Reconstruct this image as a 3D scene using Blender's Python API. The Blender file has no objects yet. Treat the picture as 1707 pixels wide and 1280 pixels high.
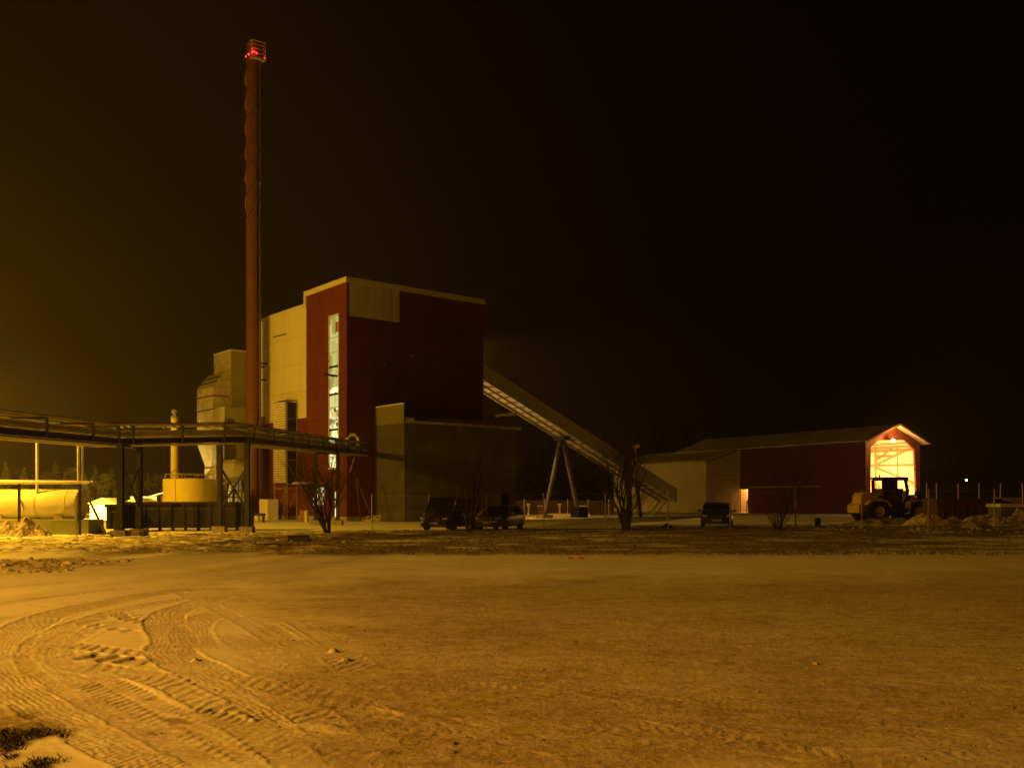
import bpy, math, random
import numpy as np
from mathutils import Vector, Matrix
random.seed(7)
R = math.radians
S = bpy.context.scene
COL = S.collection

# ---------------------------------------------------------------- camera, sky, lamps, exposure
F, CX, HV, EYE = 1598.0, 853.5, 835.0, 1.7          # focal length in photo pixels, centre column, horizon row, eye height
def X(u, Y): return (u - CX) / F * Y
def Z(v, Y): return EYE + (HV - v) / F * Y
def GY(v): return F * EYE / (v - HV)                # distance of flat ground seen on a row

cam = bpy.data.cameras.new("camera"); camo = bpy.data.objects.new("camera", cam); COL.objects.link(camo)
camo.location = (0, 0, EYE); camo.rotation_euler = (R(90), 0, 0)
cam.sensor_width = 36; cam.lens = 36 * F / 1707; cam.shift_y = (HV - 640) / 1707
cam.clip_start = .05; cam.clip_end = 8000
S.camera = camo
S.view_settings.view_transform = 'Standard'; S.view_settings.look = 'None'
S.view_settings.exposure = 0; S.view_settings.gamma = 1; S.view_settings.use_curve_mapping = False
S.cycles.volume_bounces = 0
S.cycles.max_bounces = 6
S.cycles.sample_clamp_indirect = 4

W = bpy.data.worlds.new("World"); S.world = W; W.use_nodes = True
nt = W.node_tree; nt.nodes.clear()
def N(nt, t, **kw):
    n = nt.nodes.new(t)
    for k, v in kw.items(): setattr(n, k, v)
    return n
out = N(nt, 'ShaderNodeOutputWorld')
sky = N(nt, 'ShaderNodeTexSky'); sky.sky_type = 'NISHITA'; sky.sun_disc = False
sky.sun_elevation = R(-8); sky.sun_rotation = R(200)
b1 = N(nt, 'ShaderNodeBackground'); b1.inputs[1].default_value = .006
nt.links.new(sky.outputs[0], b1.inputs[0])
tc = N(nt, 'ShaderNodeTexCoord')
dp = N(nt, 'ShaderNodeVectorMath', operation='DOT_PRODUCT'); dp.inputs[1].default_value = Vector((-.62, .78, .05)).normalized()
nt.links.new(tc.outputs['Generated'], dp.inputs[0])
nz = N(nt, 'ShaderNodeTexNoise'); nz.inputs['Scale'].default_value = 2.2; nz.inputs['Detail'].default_value = 4
mp = N(nt, 'ShaderNodeMapping'); mp.inputs['Scale'].default_value = (1, 1, 2.4)
nt.links.new(tc.outputs['Generated'], mp.inputs[0]); nt.links.new(mp.outputs[0], nz.inputs['Vector'])
nm = N(nt, 'ShaderNodeMath', operation='MULTIPLY_ADD'); nm.inputs[1].default_value = .045; nm.inputs[2].default_value = -.0225
nt.links.new(nz.outputs['Fac'], nm.inputs[0])
ad = N(nt, 'ShaderNodeMath', operation='ADD'); nt.links.new(dp.outputs['Value'], ad.inputs[0]); nt.links.new(nm.outputs[0], ad.inputs[1])
cr = N(nt, 'ShaderNodeValToRGB')
e = cr.color_ramp.elements
e[0].position = 0; e[0].color = (.0006, .00035, .0002, 1)
e[1].position = 1; e[1].color = (.11, .055, .004, 1)
for p, c in ((.40, (.0006, .0004, .0003)), (.63, (.0020, .0010, .0004)), (.78, (.0060, .0026, .0005)), (.91, (.0180, .0074, .0006)), (.943, (.024, .0105, .0008)), (.967, (.036, .0165, .0010)), (.985, (.064, .031, .002))):
    q = e.new(p); q.color = (*c, 1)
nt.links.new(ad.outputs[0], cr.inputs[0])
b2 = N(nt, 'ShaderNodeBackground'); b2.inputs[1].default_value = .60
nt.links.new(cr.outputs[0], b2.inputs[0])
asum = N(nt, 'ShaderNodeAddShader'); nt.links.new(b1.outputs[0], asum.inputs[0]); nt.links.new(b2.outputs[0], asum.inputs[1])
nt.links.new(asum.outputs[0], out.inputs[0])

def lamp(name, loc, power, color, radius=.15):
    l = bpy.data.lights.new(name, 'POINT'); l.energy = power; l.color = color; l.shadow_soft_size = radius
    o = bpy.data.objects.new(name, l); o.location = loc; COL.objects.link(o); return o
def spot(name, loc, target, power, color, angle=120, blend=.5, radius=.15):
    l = bpy.data.lights.new(name, 'SPOT'); l.energy = power; l.color = color; l.shadow_soft_size = radius
    l.spot_size = R(angle); l.spot_blend = blend
    o = bpy.data.objects.new(name, l); o.location = loc; COL.objects.link(o)
    o.rotation_euler = (Vector(target) - Vector(loc)).to_track_quat('-Z', 'Y').to_euler(); return o
YARD = (1, .49, .02); STREET = (1, .415, .032); BARN = (1, .50, .10)
LAMPS = {'yard': (-42, 64, 11.0), 'far': (-66, 112, 12), 'street': (-21.5, 1.5, 9.6), 'tank': (-29.0, 46.0, 8.6)}
lamp('yard_light', LAMPS['yard'], 25000, YARD)
spot('far_light', LAMPS['far'], (-56, 150, 2), 52000, YARD, 118, .4, .15)
def down(name, loc, power, color, ang=168):      # a street lantern throws its light downward
    return spot(name, loc, (loc[0] + 1.5, loc[1] + .6, loc[2] - 10), power, color, ang, .34, .15)
down('street_light', LAMPS['street'], 35000, STREET, 177)
down('tank_yard_light', LAMPS['tank'], 16000, YARD, 172)
H_ = bpy.data.objects.new('haze', bpy.data.meshes.new('haze')); COL.objects.link(H_); H_['kind'] = 'stuff'
H_.data.from_pydata([(a, b, c) for c in (-1, 56) for b in (-40, 300) for a in (-190, 190)], [], [(0,2,3,1),(4,5,7,6),(0,1,5,4),(2,6,7,3),(0,4,6,2),(1,3,7,5)])
hm = bpy.data.materials.new('night_haze'); hm.use_nodes = True; hn = hm.node_tree; hn.nodes.clear()
pv = hn.nodes.new('ShaderNodeVolumePrincipled'); ho = hn.nodes.new('ShaderNodeOutputMaterial')
pv.inputs['Color'].default_value = (.95, .84, .78, 1); pv.inputs['Density'].default_value = .00027; pv.inputs['Anisotropy'].default_value = .35
hn.links.new(pv.outputs[0], ho.inputs['Volume']); H_.data.materials.append(hm)

# ---------------------------------------------------------------- materials
def material(name, color, rough=.8, var=.25, scale=3, bump=.0, bscale=30, metal=0, color2=None, wave=None, spec=.3, coat=0, stretch=None):
    m = bpy.data.materials.new(name); m.use_nodes = True
    t = m.node_tree; p = t.nodes['Principled BSDF']
    p.inputs['Roughness'].default_value = rough; p.inputs['Metallic'].default_value = metal
    p.inputs['Specular IOR Level'].default_value = spec
    if coat: p.inputs['Coat Weight'].default_value = coat
    tc = N(t, 'ShaderNodeTexCoord'); src = tc.outputs['Object']
    if stretch:
        mp = N(t, 'ShaderNodeMapping'); mp.inputs['Scale'].default_value = stretch
        t.links.new(src, mp.inputs[0]); src2 = mp.outputs[0]
    else: src2 = src
    n = N(t, 'ShaderNodeTexNoise'); n.inputs['Scale'].default_value = scale; n.inputs['Detail'].default_value = 6; n.inputs['Roughness'].default_value = .62
    t.links.new(src2, n.inputs['Vector'])
    r = N(t, 'ShaderNodeValToRGB'); r.color_ramp.elements[0].position = .32; r.color_ramp.elements[1].position = .7
    c2 = color2 or tuple(c * (1 - var) for c in color)
    r.color_ramp.elements[0].color = (*c2, 1); r.color_ramp.elements[1].color = (*color, 1)
    t.links.new(n.outputs['Fac'], r.inputs[0]); t.links.new(r.outputs[0], p.inputs['Base Color'])
    if bump or wave:
        bp = N(t, 'ShaderNodeBump'); bp.inputs['Strength'].default_value = 1; bp.inputs['Distance'].default_value = bump or .02
        if wave:
            w = N(t, 'ShaderNodeTexWave'); w.wave_type = 'BANDS'; w.bands_direction = wave[0]; w.inputs['Scale'].default_value = wave[1]
            w.wave_profile = 'SIN'; t.links.new(src, w.inputs['Vector']); t.links.new(w.outputs['Fac'], bp.inputs['Height'])
        else:
            n2 = N(t, 'ShaderNodeTexNoise'); n2.inputs['Scale'].default_value = bscale; n2.inputs['Detail'].default_value = 5
            t.links.new(src, n2.inputs['Vector']); t.links.new(n2.outputs['Fac'], bp.inputs['Height'])
        t.links.new(bp.outputs[0], p.inputs['Normal'])
    return m
def emitter(name, color, strength):
    m = bpy.data.materials.new(name); m.use_nodes = True; t = m.node_tree; p = t.nodes['Principled BSDF']
    p.inputs['Base Color'].default_value = (*color, 1)
    p.inputs['Emission Color'].default_value = (*color, 1); p.inputs['Emission Strength'].default_value = strength
    return m
def lit_pane(name, cols, strength, sx, sz, seed):
    m = bpy.data.materials.new(name); m.use_nodes = True; t = m.node_tree; p = t.nodes['Principled BSDF']
    tc = N(t, 'ShaderNodeTexCoord'); mp = N(t, 'ShaderNodeMapping'); mp.inputs['Scale'].default_value = (sx, sx, sz); mp.inputs['Location'].default_value = (seed, seed * 2.3, seed * .7)
    v = N(t, 'ShaderNodeTexVoronoi'); v.distance = 'CHEBYCHEV'; v.inputs['Scale'].default_value = 1
    t.links.new(tc.outputs['Object'], mp.inputs[0]); t.links.new(mp.outputs[0], v.inputs['Vector'])
    r = N(t, 'ShaderNodeValToRGB'); r.color_ramp.interpolation = 'CONSTANT'
    el = r.color_ramp.elements
    for i, c in enumerate(cols):
        q = el[0] if i == 0 else (el[1] if i == 1 else el.new(i / len(cols)))
        q.position = i / len(cols); q.color = (*c, 1)
    s = N(t, 'ShaderNodeSeparateColor'); t.links.new(v.outputs['Color'], s.inputs[0]); t.links.new(s.outputs[0], r.inputs[0])
    t.links.new(r.outputs[0], p.inputs['Emission Color']); p.inputs['Emission Strength'].default_value = strength
    p.inputs['Base Color'].default_value = (.1, .1, .1, 1); p.inputs['Roughness'].default_value = .15
    return m

M = {
 'red':    material('red_cladding', (.145, .028, .013), .7, .36, .5, .004, 12, stretch=(1, 1, .35)),
 'redwood': material('red_boards', (.13, .030, .018), .8, .3, 1.2, wave=('X', 3.2), bump=.03),
 'white':  material('pale_cladding', (.66, .62, .50), .6, .13, .45, .004, 12, stretch=(1, 1, .3)),
 'stainpale': material('stained_pale_cladding', (.74, .68, .52), .7, .40, .9, stretch=(1.6, 1.6, .12)),
 'coping': material('pale_coping', (.66, .62, .50), .5, .12, 2),
 'grey':   material('ribbed_grey_metal', (.34, .31, .25), .5, .2, .6, wave=('X', 4.5), bump=.03),
 'greyY':  material('ribbed_pale_metal', (.78, .72, .58), .5, .2, .4, wave=('Y', 3.0), bump=.03),
 'dimgrey': material('dull_grey_panel', (.17, .155, .115), .6, .18, .8),
 'palegrey': material('pale_sheet_metal', (.46, .42, .33), .5, .18, .8),
 'concrete': material('rough_concrete', (.34, .31, .26), .9, .35, .9, .02, 20),
 'blockshade': material('shaded_side_blockwork', (.085, .075, .055), .9, .35, .9, .02, 12),  # same blockwork, shade of the annex's left face put into the colour
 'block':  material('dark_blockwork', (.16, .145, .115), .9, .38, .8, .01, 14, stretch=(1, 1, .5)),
 'insul':  material('patched_insulation_wrap', (.52, .46, .33), .55, .45, 1.3, .08, 3),
 'rust':   material('rust_red_steel', (.17, .070, .034), .55, .22, .7, .003, 20),
 'navy':   material('dark_blue_steel', (.018, .022, .042), .45, .3, 3),
 'black':  material('black_steel', (.005, .005, .007), .45, .3, 3),
 'pipe':   material('galvanised_pipe_jacket', (.52, .48, .38), .42, .25, 2, metal=.1),
 'galv':   material('galvanised_post_steel', (.34, .31, .25), .5, .3, 4, metal=.2),
 'tank':   material('cream_tank_paint', (.60, .56, .42), .45, .18, .9, .02, 1.4),
 'tankgreen': material('green_grey_concrete', (.20, .22, .13), .8, .3, 1),
 'yellow': material('yellow_tank_paint', (.70, .60, .10), .5, .12, .7),
 'bark':   material('dark_bark', (.030, .024, .018), .95, .4, 8),
 'needle': material('pine_needles', (.21, .20, .075), .9, .45, 1.2),
 'pinebark': material('pine_bark', (.11, .065, .035), .95, .3, 4),
 'roof':   material('weathered_metal_roof', (.60, .51, .36), .6, .35, .35, wave=('Y', 3.2), bump=.03),
 'rock':   material('snow_dusted_rubble', (.46, .40, .31), .9, .5, 2.2, .04, 9, color2=(.13, .10, .075)),
 'snowpile': material('dirty_snow', (.66, .62, .55), .85, .3, 2.0, .05, 10, color2=(.26, .20, .14)),
 'glass':  material('dark_glass', (.012, .014, .016), .08, .1, 2, spec=.7),
 'rubber': material('tyre_rubber', (.014, .013, .012), .85, .3, 5),
 'loader': material('yellow_machine_paint', (.50, .33, .12), .5, .35, 1.6),
 'loaderdark': material('dark_machine_steel', (.035, .030, .025), .6, .3, 2),
 'cardark': material('black_car_paint', (.03, .027, .026), .25, .2, 2, coat=.5),
 'cargold': material('dull_gold_car_paint', (.17, .14, .10), .3, .2, 2, coat=.5, metal=.3),
 'carnight': material('dark_grey_car_paint', (.035, .032, .03), .28, .2, 2, coat=.5),
 'lens':   material('headlight_lens', (.22, .21, .18), .12, .1, 2, spec=.8),
 'plate':  material('number_plate_white', (.16, .14, .11), .5, .1, 2),
 'redcont': material('dark_red_container_paint', (.07, .018, .014), .6, .3, 1.2, wave=('X', 2.4), bump=.04),
 'inner':  material('pale_barn_lining', (.62, .54, .40), .8, .12, .5, wave=('X', 2.0), bump=.02),
 'timber': material('orange_timber', (.36, .19, .08), .8, .3, 2),
 'orange': material('orange_red_paint', (.55, .14, .05), .6, .3, 3),
 'grassdark': material('dark_wet_grass', (.060, .047, .022), .9, .4, 3),
 'grassm': material('winter_grass', (.11, .082, .035), .9, .45, .8),
 'bulb':   emitter('lit_lamp_glass', (1, .70, .22), 40),
 'redled': emitter('red_warning_light', (1, .02, .03), 5),
 'cool':   emitter('greenish_lamp_glass', (.35, 1, .75), 30),
 'door':   material('door_grey', (.22, .20, .16), .6, .2, 2),
}
GLOW = [
 lit_pane('lit_pane_pale', [(.62, .64, .17), (.95, .97, .34), (.42, .42, .11), (.72, .76, .24)], .68, 1.3, .7, 1.3),
 lit_pane('lit_pane_bright', [(.95, 1, .55), (1, .85, .16), (.25, .22, .06), (1, 1, .62)], 1.3, 2.4, 2.2, 4.1),
 lit_pane('lit_pane_busy', [(.07, .07, .05), (.75, .75, .35), (.7, .5, .05), (.22, .26, .20), (1, 1, .5)], 1.0, 3.0, 3.2, 8.7)]

# ---------------------------------------------------------------- mesh helpers
class MB:
    def __init__(s): s.v = []; s.f = []
    def add(s, vs, fs):
        o = len(s.v); s.v += [tuple(p) for p in vs]; s.f += [tuple(i + o for i in f) for f in fs]; return s
    def box(s, x0, x1, y0, y1, z0, z1):
        return s.add([(x0,y0,z0),(x1,y0,z0),(x1,y1,z0),(x0,y1,z0),(x0,y0,z1),(x1,y0,z1),(x1,y1,z1),(x0,y1,z1)],
                     [(0,3,2,1),(4,5,6,7),(0,1,5,4),(1,2,6,5),(2,3,7,6),(3,0,4,7)])
    def beam(s, a, b, w, h=None, up=(0,0,1)):
        a = Vector(a); b = Vector(b); h = h or w; d = (b - a).normalized(); u = Vector(up)
        if abs(d.dot(u)) > .98: u = Vector((0, 1, 0))
        sx = d.cross(u).normalized() * w / 2; sz = sx.cross(d).normalized() * h / 2
        return s.add([a-sx-sz, a+sx-sz, a+sx+sz, a-sx+sz, b-sx-sz, b+sx-sz, b+sx+sz, b-sx+sz],
                     [(0,1,2,3),(7,6,5,4),(0,4,5,1),(1,5,6,2),(2,6,7,3),(3,7,4,0)])
    def tube(s, pts, r, n=8, r2=None, cap=True):
        pts = [Vector(p) for p in pts]; k = len(pts); rs = r if isinstance(r, (list, tuple)) else [r + ((r2 if r2 is not None else r) - r) * i / max(1, k-1) for i in range(k)]
        ref = Vector((0, 0, 1)); o = len(s.v)
        for i, p in enumerate(pts):
            d = (pts[min(i+1, k-1)] - pts[max(i-1, 0)])
            if d.length < 1e-9: d = Vector((0, 0, 1))
            d.normalize()
            if abs(d.dot(ref)) > .95: rr = Vector((1, 0, 0))
            else: rr = ref
            a = d.cross(rr).normalized(); b = a.cross(d).normalized()
            for j in range(n):
                t = 2 * math.pi * j / n; q = p + (a * math.cos(t) + b * math.sin(t)) * rs[i]; s.v.append(tuple(q))
        for i in range(k-1):
            for j in range(n):
                s.f.append((o+i*n+j, o+i*n+(j+1) % n, o+(i+1)*n+(j+1) % n, o+(i+1)*n+j))
        if cap: s.f.append(tuple(o+j for j in reversed(range(n)))); s.f.append(tuple(o+(k-1)*n+j for j in range(n)))
        return s
    def lathe(s, c, prof, n=24, axis='z', a0=0, a1=2*math.pi):
        o = len(s.v); full = abs(a1 - a0 - 2*math.pi) < 1e-6; m = n if full else n + 1
        for (r, h) in prof:
            for j in range(m):
                t = a0 + (a1 - a0) * j / n; x, y = r * math.cos(t), r * math.sin(t)
                p = (x, y, h) if axis == 'z' else ((h, x, y) if axis == 'x' else (x, h, y))
                s.v.append((c[0]+p[0], c[1]+p[1], c[2]+p[2]))
        for i in range(len(prof)-1):
            for j in range(n):
                s.f.append((o+i*m+j, o+i*m+(j+1) % m, o+(i+1)*m+(j+1) % m, o+(i+1)*m+j))
        return s
    def prism(s, poly, a, b, axis='y'):
        n = len(poly); f = {'y': lambda p, t: (p[0], t, p[1]), 'x': lambda p, t: (t, p[0], p[1]), 'z': lambda p, t: (p[0], p[1], t)}[axis]
        return s.add([f(p, a) for p in poly] + [f(p, b) for p in poly],
                     [tuple(range(n)), tuple(range(2*n-1, n-1, -1))] + [(i, i+n, (i+1) % n + n, (i+1) % n) for i in range(n)])
    def mesh(s, name, mat, smooth=False):
        me = bpy.data.meshes.new(name); me.from_pydata(s.v, [], s.f)
        import bmesh
        if len(s.f) < 60000:
            bm = bmesh.new(); bm.from_mesh(me); bmesh.ops.recalc_face_normals(bm, faces=bm.faces); bm.to_mesh(me); bm.free()
        if isinstance(mat, (list, tuple)):
            for q in mat: me.materials.append(q)
        else: me.materials.append(mat)
        if smooth:
            for p in me.polygons: p.use_smooth = True
            try: me.set_sharp_from_angle(angle=R(40))
            except Exception: pass
        return me
    def build(s, name, mat, parent=None, smooth=False, label=None):
        o = bpy.data.objects.new(name, s.mesh(name, mat, smooth)); COL.objects.link(o)
        if parent is not None: o.parent = parent
        if label: o['label'] = label
        return o
def inst(name, me, parent=None, loc=(0, 0, 0), rz=0, scale=None):
    o = bpy.data.objects.new(name, me); COL.objects.link(o); o.location = loc; o.rotation_euler = (0, 0, rz)
    if scale: o.scale = scale
    if parent is not None: o.parent = parent
    return o
def thing(name, label, cat, loc=(0, 0, 0), rz=0, group=None):
    o = bpy.data.objects.new(name, None); COL.objects.link(o); o.location = loc; o.rotation_euler = (0, 0, rz)
    o.empty_display_size = .3; return tag(o, label, cat, group)
def tag(o, label=None, cat=None, group=None, kind=None):
    if label: o['label'] = label
    if cat: o['category'] = cat
    if group: o['group'] = group
    if kind: o['kind'] = kind
    return o
def copy_tree(o, parent=None):
    c = o.copy(); COL.objects.link(c); c.parent = parent
    for ch in list(o.children): copy_tree(ch, c)
    return c
def smooth(a, b, x): t = np.clip((x - a) / (b - a), 0, 1); return t * t * (3 - 2 * t)

# ---------------------------------------------------------------- ground
def vnoise(x, y, seed=0):
    xi = np.floor(x).astype(np.int64); yi = np.floor(y).astype(np.int64); fx = x - xi; fy = y - yi
    fx = fx * fx * (3 - 2 * fx); fy = fy * fy * (3 - 2 * fy)
    def h(a, b):
        n = (a * 374761393 + b * 668265263 + seed * 974634777) & 0xffffffff
        n = ((n ^ (n >> 13)) * 1274126177) & 0xffffffff
        return ((n ^ (n >> 16)) & 0xffff) / 65535.0
    return (h(xi, yi) * (1-fx) + h(xi+1, yi) * fx) * (1-fy) + (h(xi, yi+1) * (1-fx) + h(xi+1, yi+1) * fx) * fy
def fbm(x, y, o=4, seed=0):
    s = 0; a = .5
    for i in range(o): s = s + a * vnoise(x * 2**i, y * 2**i, seed + i * 17); a *= .5
    return s
def berm(x, y):     # the grass strip by the fence lies a little higher towards the right
    return .22 * smooth(-8, 22, x) * smooth(33, 47, y) * (1 - smooth(58, 70, y))
def gz(x, y): return float(berm(np.float64(x), np.float64(y)))
def gp(u, v):       # photo pixel to point on the flat yard
    Y = GY(v); return (X(u, Y), Y)

# wheel tracks: photo-traced centrelines, width (m), kind of tread, depth (m)
TR = [
 ([(420,983),(300,986),(200,1002),(100,1024),(40,1050),(8,1080),(6,1110),(30,1140),(80,1176),(150,1213),(240,1256),(340,1304)], .60, 'rib', .030),
 ([(460,992),(340,997),(240,1012),(150,1036),(95,1058),(66,1082),(66,1106),(100,1132),(160,1166),(240,1208),(330,1253),(400,1290)], .42, 'lug', .028),
 ([(470,1003),(380,1008),(300,1018),(200,1038),(135,1062),(105,1085),(112,1110),(160,1140)], .30, 'rib', .02),
 ([(-60,1022),(0,1009),(100,995),(190,985),(255,983)], .34, 'bar', .025),
 ([(-60,1048),(0,1032),(30,1026)], .5, 'bar', .02),
 ([(90,1073),(150,1082),(210,1090),(275,1096)], .34, 'bar', .032),
 ([(100,1092),(160,1099),(220,1105),(280,1111)], .42, 'pit', .035),
 ([(110,1108),(180,1121),(260,1133),(330,1160),(400,1200),(480,1250),(540,1290)], .45, 'bar', .03),
 ([(140,1122),(200,1147),(260,1178),(330,1215),(400,1252),(460,1290)], .26, 'lug', .024),
 ([(192,1020),(212,1034),(262,1044)], .22, 'pit', .03),
 ([(130,1040),(180,1050),(244,1059)], .22, 'pit', .022),
 ([(380,994),(330,1008),(285,1024),(275,1045),(292,1070),(285,1092),(330,1118),(400,1150),(470,1190),(540,1228)], .55, 'rib', .032),
 ([(440,1010),(380,1020),(330,1040),(320,1065),(350,1090)], .5, 'rib', .022),
 ([(482,1036),(515,1056),(556,1082)], .16, 'flat', .03),
 ([(500,1034),(535,1058),(570,1080)], .10, 'flat', .02),
 ([(438,1042),(470,1062),(505,1085)], .30, 'lug', .03),
 ([(400,1085),(440,1092),(480,1106),(520,1112),(570,1104)], .5, 'rib', .02),
 ([(360,1060),(420,1075),(470,1100)], .2, 'lug', .02),
 ([(560,1090),(585,1108),(612,1128)], .42, 'bar', .03),
 ([(400,1128),(460,1160),(520,1200)], .35, 'flat', .03),
 ([(300,1178),(360,1200),(420,1224),(470,1256),(510,1290)], .3, 'lug', .026),
 ([(500,1180),(540,1215),(570,1250),(600,1290)], .34, 'bar', .03),
 ([(380,1120),(450,1140),(520,1160),(600,1180),(700,1220),(820,1290)], .5, 'bar', .014),
 ([(640,1160),(690,1185),(735,1215)], .4, 'flat', .02),
 ([(290,985),(340,1006),(400,1036),(470,1078)], .25, 'flat', .022),
 ([(500,1120),(620,1112),(760,1090),(900,1075),(1100,1068),(1400,1062)], .4, 'rib', .010),
 ([(560,1150),(700,1140),(900,1160),(1100,1200),(1300,1262)], .4, 'lug', .012),
 ([(800,1120),(880,1128),(980,1150),(1080,1190),(1200,1262)], .3, 'lug', .010),
 ([(900,1220),(1050,1220),(1250,1240),(1500,1290)], .3, 'lug', .012),
 ([(1500,1270),(1600,1255),(1760,1250)], .3, 'lug', .010),
 ([(1100,1160),(1300,1190),(1500,1220),(1707,1290)], .35, 'rib', .010),
 ([(600,1020),(800,1030),(1000,1034),(1300,1032),(1707,1020)], .5, 'rib', .008),
 ([(560,1000),(800,1002),(1100,1000),(1707,990)], .5, 'rib', .008),
 ([(-50,985),(200,966),(420,950),(700,944),(1100,950),(1707,968)], .6, 'rib', .012),
 ([(-50,962),(200,950),(480,941),(800,938),(1200,944),(1707,957)], .6, 'flat', .012),
]
def build_ground():
    us = np.concatenate([np.arange(-900, -40, 14), np.arange(-40, 1750, 1.75), np.arange(1750, 2700, 14)])
    vs = np.concatenate([np.arange(1345, 960, -.85), np.arange(960, 869.5, -.5)])
    Yr = F * EYE / (vs - HV)
    U, Yg = np.meshgrid(us, Yr); V = np.meshgrid(us, vs)[1]
    x = (U - CX) / F * Yg; y = Yg.copy()
    warp = (fbm(x * .8, y * .8, 3, 5) - .5)
    Uw = U + warp * 90
    ub = np.interp(V, [900, 950, 1000, 1050, 1100, 1150, 1200, 1345], [300, 380, 450, 470, 360, 330, 400, 560])
    packed = smooth(-210, 230, Uw - ub + 160 * (fbm(x * 1.1, y * 1.6, 4, 77) - .5) * 2) * smooth(938, 985, V + warp * 40)
    packed = np.clip(packed, 0, 1)
    h = .028 + .010 * (fbm(x * 1.2, y * 1.2, 3, 1) - .5)
    rough = (fbm(x * 9, y * 9, 4, 2) - .5)
    rough2 = (fbm(x * 19, y * 19, 3, 202) - .45); jit = fbm(x * 13, y * 13, 3, 207) - .45
    rough3 = fbm(x * 33, y * 33, 2, 411) - .45
    wob = fbm(x * 3, y * 3, 4, 301) * 2 - 1
    clump = np.clip(fbm(x * 3.1, y * 3.1, 3, 9) - .42, 0, 1)
    h = h * (1 - packed) + packed * (.018 + .006 * rough + .007 * rough2 + .007 * rough3 + .05 * clump * np.clip(fbm(x*14, y*14, 2, 3) - .4, 0, 1))
    dirt = packed * (.62 + .35 * (fbm(x * .6, y * .9, 4, 11) - .45) + .45 * (fbm(x * 4 + y, y * 7, 4, 13) - .45))
    # tyre tracks
    trackmask = np.zeros_like(h)
    for path, w, kind, dep in TR:
        P = np.array([gp(u, v) for u, v in path]); 
        # Catmull-Rom resample
        Q = []
        for i in range(len(P)-1):
            p0, p1, p2, p3 = P[max(i-1, 0)], P[i], P[i+1], P[min(i+2, len(P)-1)]
            for t in np.linspace(0, 1, 7)[:-1]:
                Q.append(.5*((2*p1)+(-p0+p2)*t+(2*p0-5*p1+4*p2-p3)*t*t+(-p0+3*p1-3*p2+p3)*t**3))
        Q.append(P[-1]); Q = np.array(Q)
        best = np.full(h.shape, 9.0); sb = np.zeros_like(h); sd = np.zeros_like(h); acc = 0
        for i in range(len(Q)-1):
            a, b = Q[i], Q[i+1]; d = b - a; L = math.hypot(*d)
            if L < 1e-4: continue
            m = w / 2 + .25
            r0 = np.searchsorted(Yr, min(a[1], b[1]) - m); r1 = np.searchsorted(Yr, max(a[1], b[1]) + m)
            if r1 <= r0: acc += L; continue
            sl = slice(max(r0, 0), min(r1 + 1, len(Yr)))
            ymin = max(min(a[1], b[1]) - m, .5); ymax = max(a[1], b[1]) + m
            uu = [CX + F * q / yy for q in (min(a[0], b[0]) - m, max(a[0], b[0]) + m) for yy in (ymin, ymax)]
            c0 = np.searchsorted(us, min(uu)); c1 = np.searchsorted(us, max(uu)); sc = slice(c0, c1 + 1)
            xx = x[sl, sc] - a[0]; yy = y[sl, sc] - a[1]
            t = np.clip((xx * d[0] + yy * d[1]) / (L * L), 0, 1)
            ex = xx - t * d[0]; ey = yy - t * d[1]; dist = np.sqrt(ex * ex + ey * ey)
            side = np.sign(d[0] * yy - d[1] * xx)
            bb = best[sl, sc]; mk = dist < bb
            bb[mk] = dist[mk]; sb[sl, sc][mk] = (acc + t * L)[mk]; sd[sl, sc][mk] = (dist * side)[mk]
            acc += L
        near = best < w / 2 + .2
        edge = w / 2 * (1 + .22 * (fbm(sb * 3, sd * 0 + 3, 3, 31) - .5)) + .05 * jit
        ins = 1 - smooth(-.022, .012, best - edge)
        fade = smooth(0, .5, sb) * (1 - smooth(acc - .5, acc, sb)) * (.75 + .6 * (fbm(sb * .7, sb * 0, 2, 4)-.5))
        patchy = np.clip(2.6 * fbm(x * 1.7, y * 1.7, 3, 33) - .55, 0, 1.15)
        if kind == 'rib': tread = (.0020 * np.cos(2*np.pi*(sd + .05*wob)/.055) + .003*np.cos(2*np.pi*(sb+sd*.5)/.07)) * patchy + .012 * rough2 + .010 * rough3
        elif kind == 'lug': tread = .008 * rough2 + .006 * rough3 + patchy * .0075 * np.clip(2.2*np.sin(2*np.pi*(sb+np.abs(sd)*.7+.05*wob)/.12), -1, 1)
        elif kind == 'bar': tread = patchy * .008 * np.clip(1.8*np.sin(2*np.pi*(sb+sd*.9+.09*wob)/.19), -1, 1) + .016*rough2
        elif kind == 'pit': tread = .008 * rough2 + .024 * np.clip(1.6*np.sin(2*np.pi*(sb+sd*.3+.1*wob)/.30), -1, 1)
        else: tread = .010 * rough2
        sc_ = dep / .03
        bermr = .006 * sc_ * np.exp(-((best - edge - .03) / .03)**2) * (.4 + 1.4 * fbm(sb * 6, sd * 6, 3, 8))
        k = ins * np.clip(fade, 0, 1)
        base = .030 - dep * .48 if dep > .016 else h - dep * .5
        target = np.clip(base, .002, 1) + np.clip(tread, -.02, .02) * min(1, sc_) + .004
        h = np.where(near, h * (1 - k) + target * k + bermr * np.clip(fade, 0, 1) * (1 - ins * .7), h)
        trackmask = np.maximum(trackmask, k * near * min(1, sc_))
        dirt = np.where(near, np.maximum(dirt, k * (.46 + .6 * (fbm(x*3, y*3, 3, 12) - .4)) * min(1, sc_)), dirt)
    rs = np.random.default_rng(19)
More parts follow.
